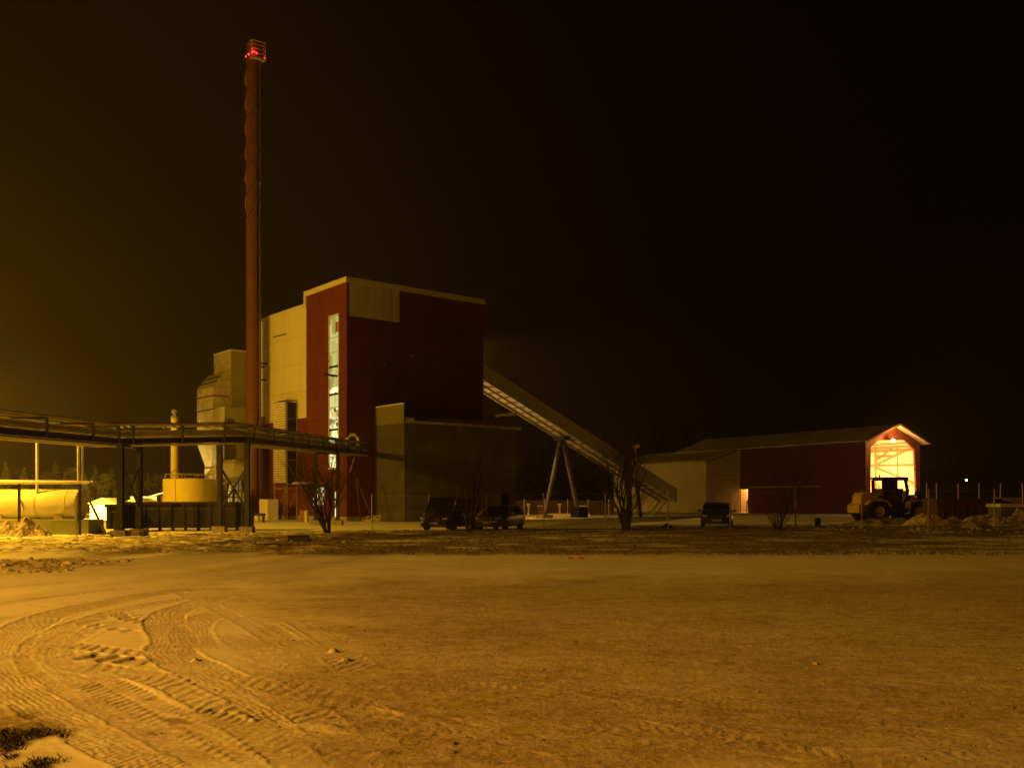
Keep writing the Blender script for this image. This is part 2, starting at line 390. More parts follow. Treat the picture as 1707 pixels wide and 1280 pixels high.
    dents = [(265,1168,.10,.05,.3,-.022,0), (305,1166,.12,.05,.1,-.014,0), (352,1188,.16,.035,.8,-.02,0), (537,1216,.17,.06,-.35,.035,0), (545,1224,.16,.03,-.35,-.02,.5),
             (556,1090,.05,.05,0,.05,0), (575,1104,.06,.04,0,.035,0), (325,1105,.04,.04,0,.04,.3), (640,1066,.18,.02,.1,-.015,0), (688,1186,.22,.09,-.7,-.012,1.0), (768,1206,.20,.04,-.8,-.012,1.0), (640,1262,.10,.06,.5,.02,0),
             (130,1056,.05,.05,0,-.02,0), (140,1062,.05,.03,0,-.02,0), (66,1010,.16,.05,0,-.03,0), (270,1225,.10,.05,.4,-.018,.6), (300,1205,.2,.07,-.6,-.01,.9)]
    for _ in range(90):
        v_ = rs.uniform(1030, 1275); u_ = rs.uniform(620, 1720); dents.append((u_, v_, rs.uniform(.05, .30), rs.uniform(.010, .03), rs.uniform(-1.0, .1), rs.uniform(-.008, .016), 0))
    for (u_, v_, ra, rb, an_, dh, dd_) in dents:
        cx_, cy_ = gp(u_, v_); m_ = ra * 3
        r0 = np.searchsorted(Yr, cy_ - m_); r1 = np.searchsorted(Yr, cy_ + m_); c0 = np.searchsorted(us, CX + F*(cx_-m_)/(cy_)); c1 = np.searchsorted(us, CX + F*(cx_+m_)/(cy_))
        if r1 <= r0 or c1 <= c0: continue
        sl = (slice(r0, r1), slice(c0, c1)); ca, sa = math.cos(an_), math.sin(an_); ex = x[sl] - cx_; ey = y[sl] - cy_
        q_ = ((ex*ca + ey*sa)/ra)**2 + ((-ex*sa + ey*ca)/rb)**2; q_ = q_ * (1 + .8 * jit[sl]); k_ = np.exp(-q_**1.5)
        h[sl] = h[sl] + dh * k_; dirt[sl] = np.maximum(dirt[sl], k_ * dd_)
    # road shoulders, rough snow and clods on the left, grass strip on the right
    gr = smooth(28.8, 30.5, y + warp * 3.0 + smooth(5, 14, x) * -2.2) * (1 - smooth(53, 55.5, y + warp * 2)) * smooth(-9.5, -6.0, x + warp * 5 + (y - 30) * .12)
    lump = np.clip(fbm(x * 1.3, y * 1.3, 4, 40) - .40, 0, 1) * 2
    left = smooth(28.5, 32, y + warp*4) * (1 - smooth(47, 54, y + warp*4)) * (1 - smooth(-8, -5, x + warp * 4)) * smooth(-24, -19, x + warp*10)
    h = h + left * (lump * .16 + .07 * np.clip(fbm(x*5, y*5, 3, 44) - .4, 0, 1))
    dirt = np.maximum(dirt, left * np.clip(1.5 * (fbm(x * 1.9, y * 1.9, 4, 47) - .34 + .10 * smooth(-20, -10, x)) * 3.0, 0, 1))
    patch = smooth(21.8, 23.2, y + warp * 2) * (1 - smooth(26.6, 28, y + warp*2)) * (1 - smooth(-11.6, -10.2, x + warp*2.5))
    h = h + patch * (.14 * lump + .10 * np.clip(fbm(x*6, y*6, 3, 51) - .4, 0, 1)); dirt = np.maximum(dirt, patch * .75)
    near_g = (1 - smooth(-3.05, -2.62, x + .42 * (y - 5.9) + warp * .6)) * (1 - smooth(6.8, 7.2, y + warp * 1.0 + (x + 3) * .5))
    h = h + near_g * (.015 * fbm(x*8, y*8, 3, 61)); 
    # ploughed edge between yard and strip
    edgeline = np.exp(-((y - (28.3 - .012 * (x - 2)**2 * .6 - .0 * x)) / .22)**2) * smooth(-12, -8, x)
    h = h + edgeline * .05 * fbm(x * 2, y * 2, 3, 71)
    h = h + gr * (.06 * fbm(x * 1.4, y * 1.4, 4, 81) + .03 * rough)
    grassc = .85 * gr * smooth(.30, .66, fbm(x * .55, y * .8, 4, 90) + .13 - .20 * smooth(6, 24, x) * (1 - smooth(38, 46, y)))
    grassc = np.maximum(grassc, near_g * smooth(.25, .45, fbm(x*2, y*2, 3, 95)))
    h = np.clip(h, .002, 1) + berm(x, y)
    # borders dip below the wide sheet
    z = h.copy()
    z[0, :] = z[-1, :] = -.06; z[:, 0] = z[:, -1] = -.06
    nr, nc = x.shape
    co = np.stack([x, y, z], -1).reshape(-1, 3).astype(np.float32)
    idx = np.arange(nr * nc).reshape(nr, nc)
    q = np.stack([idx[:-1, :-1], idx[:-1, 1:], idx[1:, 1:], idx[1:, :-1]], -1).reshape(-1, 4).astype(np.int32)
    me = bpy.data.meshes.new('snowy_yard'); me.vertices.add(len(co)); me.vertices.foreach_set('co', co.ravel())
    me.loops.add(q.size); me.loops.foreach_set('vertex_index', q.ravel())
    me.polygons.add(len(q)); me.polygons.foreach_set('loop_start', np.arange(0, q.size, 4, dtype=np.int32))
    me.update(calc_edges=True)
    a = me.attributes.new('dirt', 'FLOAT', 'POINT'); a.data.foreach_set('value', np.clip(dirt, 0, 1).ravel().astype(np.float32))
    a = me.attributes.new('grass', 'FLOAT', 'POINT'); a.data.foreach_set('value', np.clip(grassc, 0, 1).ravel().astype(np.float32))
    me.polygons.foreach_set('use_smooth', np.ones(len(q), dtype=bool))
    return me

def ground_material():
    m = bpy.data.materials.new('snow_and_gravel'); m.use_nodes = True; t = m.node_tree; p = t.nodes['Principled BSDF']
    p.inputs['Roughness'].default_value = .75; p.inputs['Specular IOR Level'].default_value = .25
    geo = N(t, 'ShaderNodeNewGeometry')
    def noise(scale, detail=5, rough=.6):
        n = N(t, 'ShaderNodeTexNoise'); n.inputs['Scale'].default_value = scale; n.inputs['Detail'].default_value = detail; n.inputs['Roughness'].default_value = rough
        t.links.new(geo.outputs['Position'], n.inputs['Vector']); return n
    def ramp(src, a, b, ca, cb):
        r = N(t, 'ShaderNodeValToRGB'); r.color_ramp.elements[0].position = a; r.color_ramp.elements[1].position = b
        r.color_ramp.elements[0].color = (*ca, 1); r.color_ramp.elements[1].color = (*cb, 1); t.links.new(src, r.inputs[0]); return r
    def mix(fac, a, b):
        x = N(t, 'ShaderNodeMix'); x.data_type = 'RGBA'
        if isinstance(fac, float): x.inputs[0].default_value = fac
        else: t.links.new(fac, x.inputs[0])
        t.links.new(a, x.inputs[6]); t.links.new(b, x.inputs[7]); return x.outputs[2]
    n1 = noise(.7); n2 = noise(16, 6, .7); n3 = noise(55, 3, .7); n4 = noise(5, 6, .65)
    snow = ramp(n1.outputs['Fac'], .3, .7, (.70, .69, .67), (.80, .80, .79))
    grav = ramp(n2.outputs['Fac'], .36, .66, (.16, .105, .065), (.50, .41, .31))
    grit = ramp(n3.outputs['Fac'], .40, .56, (.12, .085, .055), (.60, .50, .38))
    g2 = mix(.4, grav.outputs[0], grit.outputs[0])
    ad = N(t, 'ShaderNodeAttribute'); ad.attribute_name = 'dirt'
    ag = N(t, 'ShaderNodeAttribute'); ag.attribute_name = 'grass'
    ma = N(t, 'ShaderNodeMath', operation='MULTIPLY_ADD'); t.links.new(n4.outputs['Fac'], ma.inputs[0]); ma.inputs[1].default_value = .8; 
    sub = N(t, 'ShaderNodeMath', operation='SUBTRACT'); t.links.new(ad.outputs['Fac'], sub.inputs[0]); sub.inputs[1].default_value = .36
    t.links.new(sub.outputs[0], ma.inputs[2])
    cl = N(t, 'ShaderNodeMapRange'); cl.inputs['From Min'].default_value = .05; cl.inputs['From Max'].default_value = .85; t.links.new(ma.outputs[0], cl.inputs[0])
    c1 = mix(cl.outputs[0], snow.outputs[0], g2)
    gc = ramp(n2.outputs['Fac'], .35, .65, (.060, .044, .022), (.36, .29, .18))
    c2 = mix(ag.outputs['Fac'], c1, gc.outputs[0])
    t.links.new(c2, p.inputs['Base Color'])
    n5 = noise(30, 8, .75)
    bp = N(t, 'ShaderNodeBump'); bp.inputs['Distance'].default_value = .022; bp.inputs['Strength'].default_value = 1
    bs = N(t, 'ShaderNodeMapRange'); bs.inputs['To Min'].default_value = .18; bs.inputs['To Max'].default_value = 1; t.links.new(ad.outputs['Fac'], bs.inputs[0])
    t.links.new(bs.outputs[0], bp.inputs['Strength'])
    t.links.new(n5.outputs['Fac'], bp.inputs['Height']); t.links.new(bp.outputs[0], p.inputs['Normal'])
    return m
GM = ground_material()
gme = build_ground(); gme.materials.append(GM)
tag(inst('snowy_yard', gme), kind='structure')
g = MB(); 
def sheet(mb, x0, x1, y0, y1, z, n):
    xs = np.linspace(x0, x1, n); ys = np.linspace(y0, y1, n); o = len(mb.v)
    for b in ys:
        for a in xs: mb.v.append((a, b, z))
    for j in range(n-1):
        for i in range(n-1): k = o + j*n + i; mb.f.append((k, k+1, k+n+1, k+n))
sheet(g, -3000, 3000, -400, 5000, -.03, 12)
wide = bpy.data.materials.new('wide'); 
far_m = material('distant_snowy_ground', (.66, .62, .54), .85, .5, .12, .02, 8, color2=(.38, .33, .26))
tag(g.build('ground', far_m), kind='structure')

# grass blades
def grass_patch(name, n, sampler, hmin, hmax, wid, label=None):
    rng = np.random.default_rng(3); V = []; Fc = []
    for _ in range(n):
        s = sampler(rng)
        if s is None: continue
        x, y, k = s; z = gz(x, y) + .01
        for b in range(5):
            a = rng.uniform(0, 6.28); r = rng.uniform(0, .05) * k; hh = rng.uniform(hmin, hmax) * k; lean = rng.uniform(.1, .9) * hh
            bx, by = x + r*math.cos(a*3), y + r*math.sin(a*3); dx, dy = math.cos(a), math.sin(a); o = len(V)
            w = wid
            V += [(bx - dy*w, by + dx*w, z), (bx + dy*w, by - dx*w, z), (bx + dx*lean*.4 + dy*w*.5, by + dy*lean*.4 - dx*w*.5, z + hh*.7), (bx + dx*lean, by + dy*lean, z + hh)]
            Fc += [(o, o+1, o+2), (o, o+2, o+3)]
    me = bpy.data.meshes.new(name); me.from_pydata(V, [], Fc); me.materials.append(M['grassm'] if hmax > .06 else M['grassdark'])
    return tag(inst(name, me), kind='stuff')
def strip_sample(rng):
    y = rng.uniform(29.6, 54); x = rng.uniform(-8.5, 30)
    if x < -7.5 + (y-30)*-.05: return None
    d = float(fbm(np.float64(x*.55), np.float64(y*.8), 4, 90)) + .13 - (.20 if (x > 15 and y < 40) else 0)
    return (x, y, rng.uniform(.5, 1.15)) if d > .46 and abs(x) < y * .56 else None
def near_sample(rng):
    y = rng.uniform(4.9, 7.0); x = rng.uniform(-4.6, -2.3)
    w = float(fbm(np.float64(x*.8), np.float64(y*.8), 3, 5)) - .5
    if x + .42*(y-5.9) + w*.6 > -2.85 + rng.normal(0, .07): return None
    if y + w + (x+3)*.5 > 7.0: return None
    d = float(fbm(np.float64(x*2), np.float64(y*2), 3, 95))
    return (x, y, rng.uniform(.5, 1.1)) if d > .36 else None
grass_patch('grass_strip', 24000, strip_sample, .05, .12, .008)
grass_patch('grass_tufts', 16000, near_sample, .018, .058, .0026)

# clods of frozen earth and snow
def clods(name, n, sampler, mat):
    rng = np.random.default_rng(11); V = []; Fc = []
    base = [(0,0,1),(1,0,0),(0,1,0),(-1,0,0),(0,-1,0),(0,0,-1),(.7,.7,.5),(-.7,.7,.5),(-.7,-.7,.5),(.7,-.7,.5)]
    fc = [(0,6,7),(0,7,8),(0,8,9),(0,9,6),(6,1,2),(7,2,3),(8,3,4),(9,4,1),(6,2,7),(7,3,8),(8,4,9),(9,1,6),(1,5,2),(2,5,3),(3,5,4),(4,5,1)]
    for _ in range(n):
        s = sampler(rng)
        if s is None: continue
        x, y, r = s; z = gz(x, y) + r * .3; o = len(V); a = rng.uniform(0, 6.28); c, q = math.cos(a), math.sin(a)
        sx, sy, sz = rng.uniform(.7, 1.4, 3) * r
        for p in base:
            k = rng.uniform(.75, 1.15); px, py, pz = p[0]*sx*k, p[1]*sy*k, p[2]*sz*k*.7
            V.append((x + px*c - py*q, y + px*q + py*c, z + pz))
        Fc += [tuple(i + o for i in f) for f in fc]
    me = bpy.data.meshes.new(name); me.from_pydata(V, [], Fc); me.materials.append(mat)
    return tag(inst(name, me), kind='stuff')
def left_clod(rng):
    y = rng.uniform(31, 50); x = rng.uniform(-22, -6.5)
    if float(fbm(np.float64(x*1.3), np.float64(y*1.3), 4, 40)) < .44 + rng.uniform(-.05, .05): return None
    return (x, y, rng.uniform(.03, .11) + .02)
def patch_clod(rng):
    y = rng.uniform(22.3, 27.3); x = rng.uniform(-16, -10.6); return (x, y, rng.uniform(.03, .11))
def yard_clod(rng):
    v = rng.uniform(1000, 1320); u = rng.uniform(250, 1750); x, y = gp(u, v)
    return (x, y, (abs(rng.normal(0, .006)) + .004) * (1 + y * .04))
def right_clod(rng):
    y = rng.uniform(44, 58); x = rng.uniform(16, 34); return (x, y, rng.uniform(.04, .16))
clods('frozen_clods', 1100, left_clod, M['snowpile'])
clods('road_edge_clods', 420, patch_clod, M['snowpile'])
clods('loose_gravel', 7000, yard_clod, M['rock'])
clods('scattered_rubble', 420, right_clod, M['rock'])

# ---------------------------------------------------------------- boiler house (local X along the right face, Y along the left face)
ANG = math.atan2(.631, .776); A0 = (-14.14, 82.0, -.03)
bh = thing('boiler_house', 'tall red heating plant with pale panels and a narrow lit window strip', 'factory', A0, ANG)
BL, BR, BH, BH2 = 20.0, 14.72, 20.45, 19.5
c = MB().box(.12, BR-.12, .12, 7.3, 0, BH); c.box(.12, BR-.12, 7.3, BL, 0, BH2); c.build('wall', M['red'], bh)
def panelset(rects, mat, plane, off, parent, name='panel', th=.10, gap=.010, label=None):
    for (a0, a1, z0, z1) in rects:
        m = MB()
        if plane == 'x': m.box(off, off+th, a0+gap, a1-gap, z0+gap, z1-gap)
        else: m.box(a0+gap, a1-gap, off, off+th, z0+gap, z1-gap)
        m.build(name, mat, parent, label=label)
def grid(a0, a1, z0, z1, na, nz_):
    return [(a0 + (a1-a0)*i/na, a0 + (a1-a0)*(i+1)/na, z0 + (z1-z0)*j/nz_, z0 + (z1-z0)*(j+1)/nz_) for i in range(na) for j in range(nz_)]
# left face: strips beside the window, above and below
panelset(grid(0, 1.28, .4, BH, 1, 7), M['red'], 'x', 0, bh)
panelset(grid(3.14, 7.36, .4, BH, 1, 7), M['red'], 'x', 0, bh)
panelset(grid(1.28, 3.14, 18.0, BH, 1, 1), M['red'], 'x', 0, bh)
panelset(grid(1.28, 3.14, 3.2, 4.5, 1, 1), M['red'], 'x', 0, bh)
panelset(grid(7.40, 16.2, 9.35, BH2, 2, 4), M['white'], 'x', -.02, bh, label='pale cladding panel on the lamp-lit face')
panelset(grid(16.2, BL, 10.1, BH2, 1, 4), M['white'], 'x', -.02, bh, label='pale cladding panel on the lamp-lit face')
panelset(grid(7.40, BL, .4, 9.3, 3, 3), M['red'], 'x', 0, bh)
# right face
panelset(grid(0, 5.3, .4, 17.6, 2, 7), M['red'], 'y', 0, bh)
panelset(grid(5.3, BR, .4, 17.6, 3, 7), M['red'], 'y', 0, bh)
panelset(grid(5.3, BR, 17.6, BH, 3, 1), M['red'], 'y', 0, bh)
panelset(grid(.26, 5.3, 17.6, BH, 2, 1), M['stainpale'], 'y', -.02, bh, label='rain-stained pale panel under the roof edge')
panelset([(0, .26, 17.6, BH)], M['red'], 'y', 0, bh)
cp = MB().box(-.12, .25, -.12, 7.5, BH, BH+.45); cp.box(.25, BR+.12, -.12, .25, BH, BH+.45); cp.box(BR-.2, BR+.12, .25, 7.5, BH, BH+.45)
cp.box(-.12, BR, 7.5, 7.75, BH2+.002, BH+.45); cp.box(-.12, .2, 7.75, BL, BH2, BH2+.3)
cp.build('coping', M['coping'], bh)
MB().box(-.15, .02, 7.30, 7.52, BH2-.1, BH-.002).build('coping', M['coping'], bh)
MB().box(.0, BR, .0, BL, -.2, .38).build('plinth', M['concrete'], bh)
# window strip: frame, floors, panes
fr = MB(); fr.box(-.06, .12, 1.28, 1.40, 4.5, 18.0); fr.box(-.06, .12, 3.02, 3.14, 4.5, 18.0); fr.box(-.06, .12, 1.40, 3.02, 17.85, 18.0); fr.box(-.06, .12, 1.40, 3.02, 4.5, 4.62)
wf = fr.build('window_frame', M['coping'], bh)
zs = [4.62, 5.6, 6.7, 7.9, 8.8, 9.9, 11.0, 11.7, 12.6, 13.4, 14.7, 16.0, 17.85]
for i in range(len(zs)-1):
    gm = GLOW[[1, 1, 1, 2, 2, 0, 1, 0, 0, 0, 0, 0][i]]
    MB().box(.02, .09, 1.40, 3.02, zs[i]+.03, zs[i+1]-.03).build('pane', gm, wf)
    if i: MB().box(-.03, .10, 1.40, 3.02, zs[i]-.03, zs[i]+.03 if i % 3 else zs[i]+.14).build('mullion', M['coping'] if i % 3 else M['black'], wf)
MB().box(-.02, .01, 1.5, 1.95, 16.4, 17.3).build('crate_in_window', M['orange'], wf)
# ground floor openings on the left face
for (a0, a1, z0, z1, gi) in ((5.1, 5.9, 1.4, 3.1, 1), (4.0, 4.7, 1.5, 2.9, 2), (1.45, 1.9, .4, 2.5, 1)):
    q = MB().box(-.05, .02, a0-.1, a1+.1, z0-.1, z1+.1).build('window', M['coping'], bh)
    MB().box(-.09, -.055, a0, a1, z0, z1).build('pane', GLOW[gi], q)
MB().box(-.06, -.003, 4.75, 5.0, .4, 2.9).build('door', M['door'], bh)
MB().box(-1.6, -.003, 3.6, 7.0, 3.25, 3.42).build('canopy', M['palegrey'], bh)
# louvre shaft
ls = MB()
for (a, b) in (((-1.15, 9.1), (-1.15, 11.75)),): pass
for (xx, yy) in ((-1.1, 9.15), (-1.1, 11.7), (-.08, 9.15), (-.08, 11.7)): ls.beam((xx, yy, .0), (xx, yy, 11.0), .1)
for zz in (3.3, 2.9, 5.5, 7.5, 9.3, 11.0): ls.beam((-1.1, 9.15, zz), (-.08, 9.15, zz), .07)
ls.beam((-1.1, 9.15, 2.8), (-1.1, 11.7, .3), .07); ls.beam((-1.1, 9.15, 2.9), (-1.1, 11.7, 2.9), .08); ls.beam((-1.1, 9.15, .4), (-.08, 9.15, 2.8), .06); ls.beam((-1.1, 9.15, 5.4), (-.08, 9.15, 3.4), .05)
fs = ls.build('louvre_frame', M['galv'], bh)
lm = MB().box(-.03, .03, 0, 2.5, 0, .17).mesh('louvre_slat', M['white'])
for k in range(34):
    o = inst('louvre_slat', lm, fs, (-1.17, 9.18, 3.45 + k * .22)); o.rotation_euler = (0, R(-28), 0)
MB().box(-1.08, -.1, 9.4, 11.6, 3.4, 10.9).build('shaft_core', M['loaderdark'], fs)
MB().box(-1.2, 0, 9.05, 11.8, 11.05, 11.15).build('shaft_roof', M['coping'], fs)
# brackets, vents, small lights
for (yy, zz, l) in ((15.6, 15.2, .9), (16.4, 14.95, .7), (15.9, 13.6, .8)): MB().beam((-.02, yy, zz), (-l, yy, zz), .14).build('wall_bracket', M['black'], bh)
MB().beam((-.02, 11.5, 17.55), (-.35, 13.6, 17.5), .08).build('wall_rail', M['black'], bh)
MB().beam((-.1, 1.5, 12.55), (-1.3, 1.5, 12.6), .16).build('lamp_arm', M['black'], bh)
v_ = MB().box(8.6, 9.2, -.5, -.003, 16.2, 17.1); v_.build('vent_box', M['red'], bh)
MB().box(6.4, 6.7, -.25, -.003, 14.6, 14.9).build('wall_light', M['lens'], bh)
MB().box(4.0, 4.4, -.2, -.003, 13.6, 13.95).build('vent_box', M['black'], bh)

# annex in front of the right face
an = thing('annex', 'dark blockwork annex with pale side parapets in front of the red plant', 'building', (-11.975, 83.76, -.03), ANG)
AL, AD = 12.19, 4.63
MB().box(.1, AL-.1, -AD+.1, -.003, 0, 8.3).build('wall', M['block'], an)
for i in range(4):
    for j in range(7):
        MB().box(AL*i/4+.02, AL*(i+1)/4-.02, -AD, -AD+.12, 1.18*j+.02, 1.18*(j+1)-.02).build('block_course', M['block'], an)
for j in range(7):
    MB().box(0, .12, -AD+.14, -.01, 1.18*j+.02, 1.18*(j+1)-.02).build('block_course', M['blockshade'], an)
MB().box(-.03, .12, -AD, -.003, 8.30, 9.85).build('parapet_panel', M['dimgrey'], an)
MB().box(-.05, .14, -AD-.05, -.003, 9.85, 9.95).build('parapet_coping', M['coping'], an)
MB().box(-.05, .10, -AD-.08, -AD-.002, 7.0, 9.85).build('corner_trim', M['dimgrey'], an)
MB().box(AL-.12, AL+.03, -AD, -.003, 8.30, 9.85).build('parapet_panel', M['dimgrey'], an)
MB().box(.14, AL+.5, -AD-.12, -AD+.1, 8.28, 8.48).build('front_ledge', M['coping'], an)
MB().box(.14, AL-.14, -.35, -.003, 8.5, 9.3).build('pale_band', M['palegrey'], an)
MB().box(.2, 1.0, -AD-.12, -AD+.4, 8.49, 8.72).build('roof_hatch', M['coping'], an)
MB().box(10.4, 11.3, -AD-.05, -AD-.003, 0, 2.4).build('door', M['black'], an)
lp = thing('leaning_planks', 'two long planks leaning on the side of the dark annex', 'planks', (-12.9, 80.4, -.03), ANG)
MB().beam((.0, -.4, 0), (.5, 1.2, 3.7), .07).build('plank', M['pinebark'], lp); MB().beam((.9, -.9, 0), (.5, 1.0, 3.6), .06).build('plank', M['pinebark'], lp)
sp = thing('debris_heap', 'small pile of rubble at the foot of the dark annex corner', 'rubble', (-10.6, 79.0, -.03))

# ---------------------------------------------------------------- chimney
ch = thing('chimney', 'tall rust-red steel chimney with spiral strake and red lights on top', 'chimney', (X(423, 93), 93, -.03))
CHH = Z(98, 93)
MB().lathe((0, 0, 0), [(.74, 0), (.74, .4), (.70, .5), (.70, CHH+1.4), (.62, CHH+1.4), (.62, CHH-.5)], 32).build('shaft', M['rust'], ch, True)
def strake(z0, z1, turns, r, phase):
    m = MB(); n = int(turns * 24); o = 0
    for i in range(n+1):
        t = phase + 2*math.pi*turns*i/n; z = z0 + (z1-z0)*i/n; c_, s_ = math.cos(t), math.sin(t)
        m.v += [(c_*r, s_*r, z-.04), (c_*(r+.16), s_*(r+.16), z-.04), (c_*(r+.16), s_*(r+.16), z+.04), (c_*r, s_*r, z+.04)]
        if i:
            a = 4*(i-1); b = 4*i
            for k in range(4): m.f.append((a+k, a+(k+1) % 4, b+(k+1) % 4, b+k))
    return m
for ph in (0, 2*math.pi/3, 4*math.pi/3): strake(CHH-15.5, CHH-1.2, 2.0, .69, ph).build('spiral_strake', M['rust'], ch)
for z_ in (8, 15, 22, 29, 36, 42): MB().lathe((0, 0, z_), [(.70, -.06), (.745, -.06), (.745, .06), (.70, .06)], 32).build('joint_ring', M['rust'], ch)
ldx, ldy = .60, -.62
MB().tube([(ldx-.18, ldy, 2), (ldx-.18, ldy, CHH)], .035, 6).build('ladder_rail', M['rust'], ch)
MB().tube([(ldx+.18, ldy+.1, 2), (ldx+.18, ldy+.1, CHH)], .025, 6).build('ladder_rail', M['rust'], ch)
rg = MB()
for k in range(140): rg.beam((ldx-.18, ldy, 2.2+k*.3), (ldx+.18, ldy+.1, 2.2+k*.3), .025)
tag(rg.build('ladder_rungs', M['loaderdark'], ch), kind='stuff')
MB().tube([(.66, -.28, 0), (.66, -.28, CHH)], .05, 6).build('cable_pipe', M['galv'], ch)
# top platform, a square deck turned a corner to the viewer
pf = bpy.data.objects.new('platform', MB().box(-.70, .70, -.70, .70, CHH-.32, CHH-.15).mesh('platform', M['palegrey'])); COL.objects.link(pf); pf.parent = ch; pf.rotation_euler = (0, 0, R(40)); pf.location = (.25, -.1, 0)
for zz in (CHH+.25, CHH+.65, CHH+1.05, CHH+1.4):
    m = MB(); 
    for (a, b) in (((-.66,-.66),(.66,-.66)), ((.66,-.66),(.66,.66)), ((.66,.66),(-.66,.66)), ((-.66,.66),(-.66,-.66))): m.beam((*a, zz), (*b, zz), .06, .07)
    m.build('guard_rail', M['palegrey'], pf)
for a in (-.66, .66):
    for b in (-.66, .66): MB().beam((a, b, CHH-.15), (a, b, CHH+1.45), .06).build('rail_post', M['palegrey'], pf)
for (a, b) in ((-.80, -.1), (-.76, -.76), (-.3, -.78), (.78, -.3), (.78, .6), (-.78, .5)):
    MB().lathe((a, b, CHH+.12), [(.0, -.10), (.07, -.07), (.09, 0), (.07, .07), (0, .10)], 10).build('warning_light', M['redled'], pf)
wl = lamp('chimney_top_light', (X(423, 93)+.3, 92.0, CHH+.25), 22, (1, .03, .03), .1)

# ---------------------------------------------------------------- filter house, insulated duct, flue box
fh = thing('filter_house', 'tall grey ribbed filter house standing behind the chimney', 'building', (-29.3, 100, -.03), ANG)
MB().box(0, 7.5, 0, 4.5, 0, 17.4).build('wall', M['grey'], fh)
MB().box(-.04, 0, .0, 4.5, 14.9, 17.3).build('side_panel', M['insul'], fh)
MB().box(-.08, 7.5, -.06, 4.5, 17.4, 17.55).build('coping', M['coping'], fh)
idt = thing('flue_duct', 'big insulated flue duct with sloping top on the side of the grey filter house', 'duct', (-29.3, 100, -.03), ANG)
def ring(x0, x1, y0, y1, z): return [(x0, y0, z), (x1, y0, z), (x1, y1, z), (x0, y1, z)]
def loft(rings, name, mat, parent, label=None):
    m = MB(); k = len(rings)
    for r in rings: m.v += r
    n = len(rings[0])
    for i in range(k-1):
        for j in range(n): m.f.append((i*n+j, i*n+(j+1) % n, (i+1)*n+(j+1) % n, (i+1)*n+j))
    m.f.append(tuple(range(n))); m.f.append(tuple(range((k-1)*n, k*n))); return m.build(name, mat, parent, label=label)
xo = -1.87
zz = [7.9, 9.6, 11.2, 12.6, 13.6]
for i in range(4): loft([ring(xo+.02*(i % 2), -.05, .2, 4.6, zz[i]+.06), ring(xo+.02*(i % 2), -.05, .2, 4.6, zz[i+1]-.02)], 'wrapped_section', M['insul'], idt)
for i in range(4): MB().box(xo-.05, -.045, .15, 4.65, zz[i]-.03, zz[i]+.07).build('strap', M['loaderdark'], idt)
MB().prism([(xo, 13.62), (-.04, 13.62), (-.04, 15.2), (-.7, 15.15)], .2, 4.6, 'y').build('sloping_top', M['insul'], idt)
for (a, z_) in ((-1.52, 14.1), (-1.1, 14.65)): MB().box(a-.08, a+.06, .15, 4.65, z_-.06, z_+.06).build('strap', M['loaderdark'], idt)
loft([ring(-1.5, -.3, 1.4, 3.2, 5.35), ring(xo, -.05, .2, 4.6, 7.85)], 'tapered_hopper', M['insul'], idt)
MB().box(-1.55, -.25, 1.3, 3.3, 5.15, 5.34).build('flange', M['rust'], idt)
MB().box(-1.5, -.003, 1.2, 3.4, 0, 5.13).build('lower_duct', M['palegrey'], idt)
fb = thing('fan_housing', 'grey ribbed box in front of the filter house and left of the chimney', 'machine housing', (X(375, 97), 97, -.03), ANG)
MB().box(0, 5.2, .05, 3.0, 4.2, Z(677, 97)).build('wall', M['grey'], fb)
MB().box(-.05, 0, .0, 1.35, 2.8, Z(677, 97)).build('side_panel', M['palegrey'], fb)
MB().box(2.6, 4.2, -.2, .04, 7.9, 8.8).build('vent_grille', M['loaderdark'], fb)
for xx in (.3, 2.6, 4.8): MB().beam((xx, .3, 0), (xx, .3, 4.2), .2).build('leg', M['galv'], fb)
rd = thing('silver_duct', 'faceted silver duct elbow joining the chimney low down', 'duct', (X(385, 94), 94.2, -.03))
pts = [(-2.0, 1.2, 2.0), (-1.6, .6, 3.8), (-.7, .1, 4.6), (.6, 0, 4.75), (1.5, -.1, 4.6)]
MB().tube(pts, [1.1, 1.25, 1.25, 1.15, .75], 10).build('elbow', M['palegrey'], rd)
MB().tube([(-2.15, 1.4, 0), (-2.1, 1.3, 1.9)], .95, 10).build('inlet', M['palegrey'], rd)
MB().tube([(-.75, .1, 4.6), (-.65, .1, 4.61)], 1.32, 10).build('flange', M['galv'], rd)
MB().tube([(.2, -.1, 0), (.2, 0, 3.6)], .12, 6).build('support_leg', M['galv'], rd)
pk = thing('pipework', 'tangle of thin pipes and valves between the silver duct and chimney', 'pipes', (X(398, 91), 91, -.03))
random.seed(5)
for k in range(9):
    xx = -1.9 + k*.36 + random.uniform(-.1, .1); z1 = random.uniform(1.8, 3.6)
    MB().tube([(xx, random.uniform(-.3, .5), 0), (xx, .1, z1), (xx+random.uniform(-.5, .6), .6, z1+.1)], .04+.03*random.random(), 6).build('pipe', random.choice([M['rust'], M['galv'], M['palegrey']]), pk)
for k in range(4): MB().tube([(-2, .3, .9+.6*k), (1.6, .4, .9+.62*k)], .05, 6).build('pipe', M['rust'], pk)
MB().box(-.9, .5, .3, 1.0, .0, 1.1).build('valve_cabinet', M['palegrey'], pk)

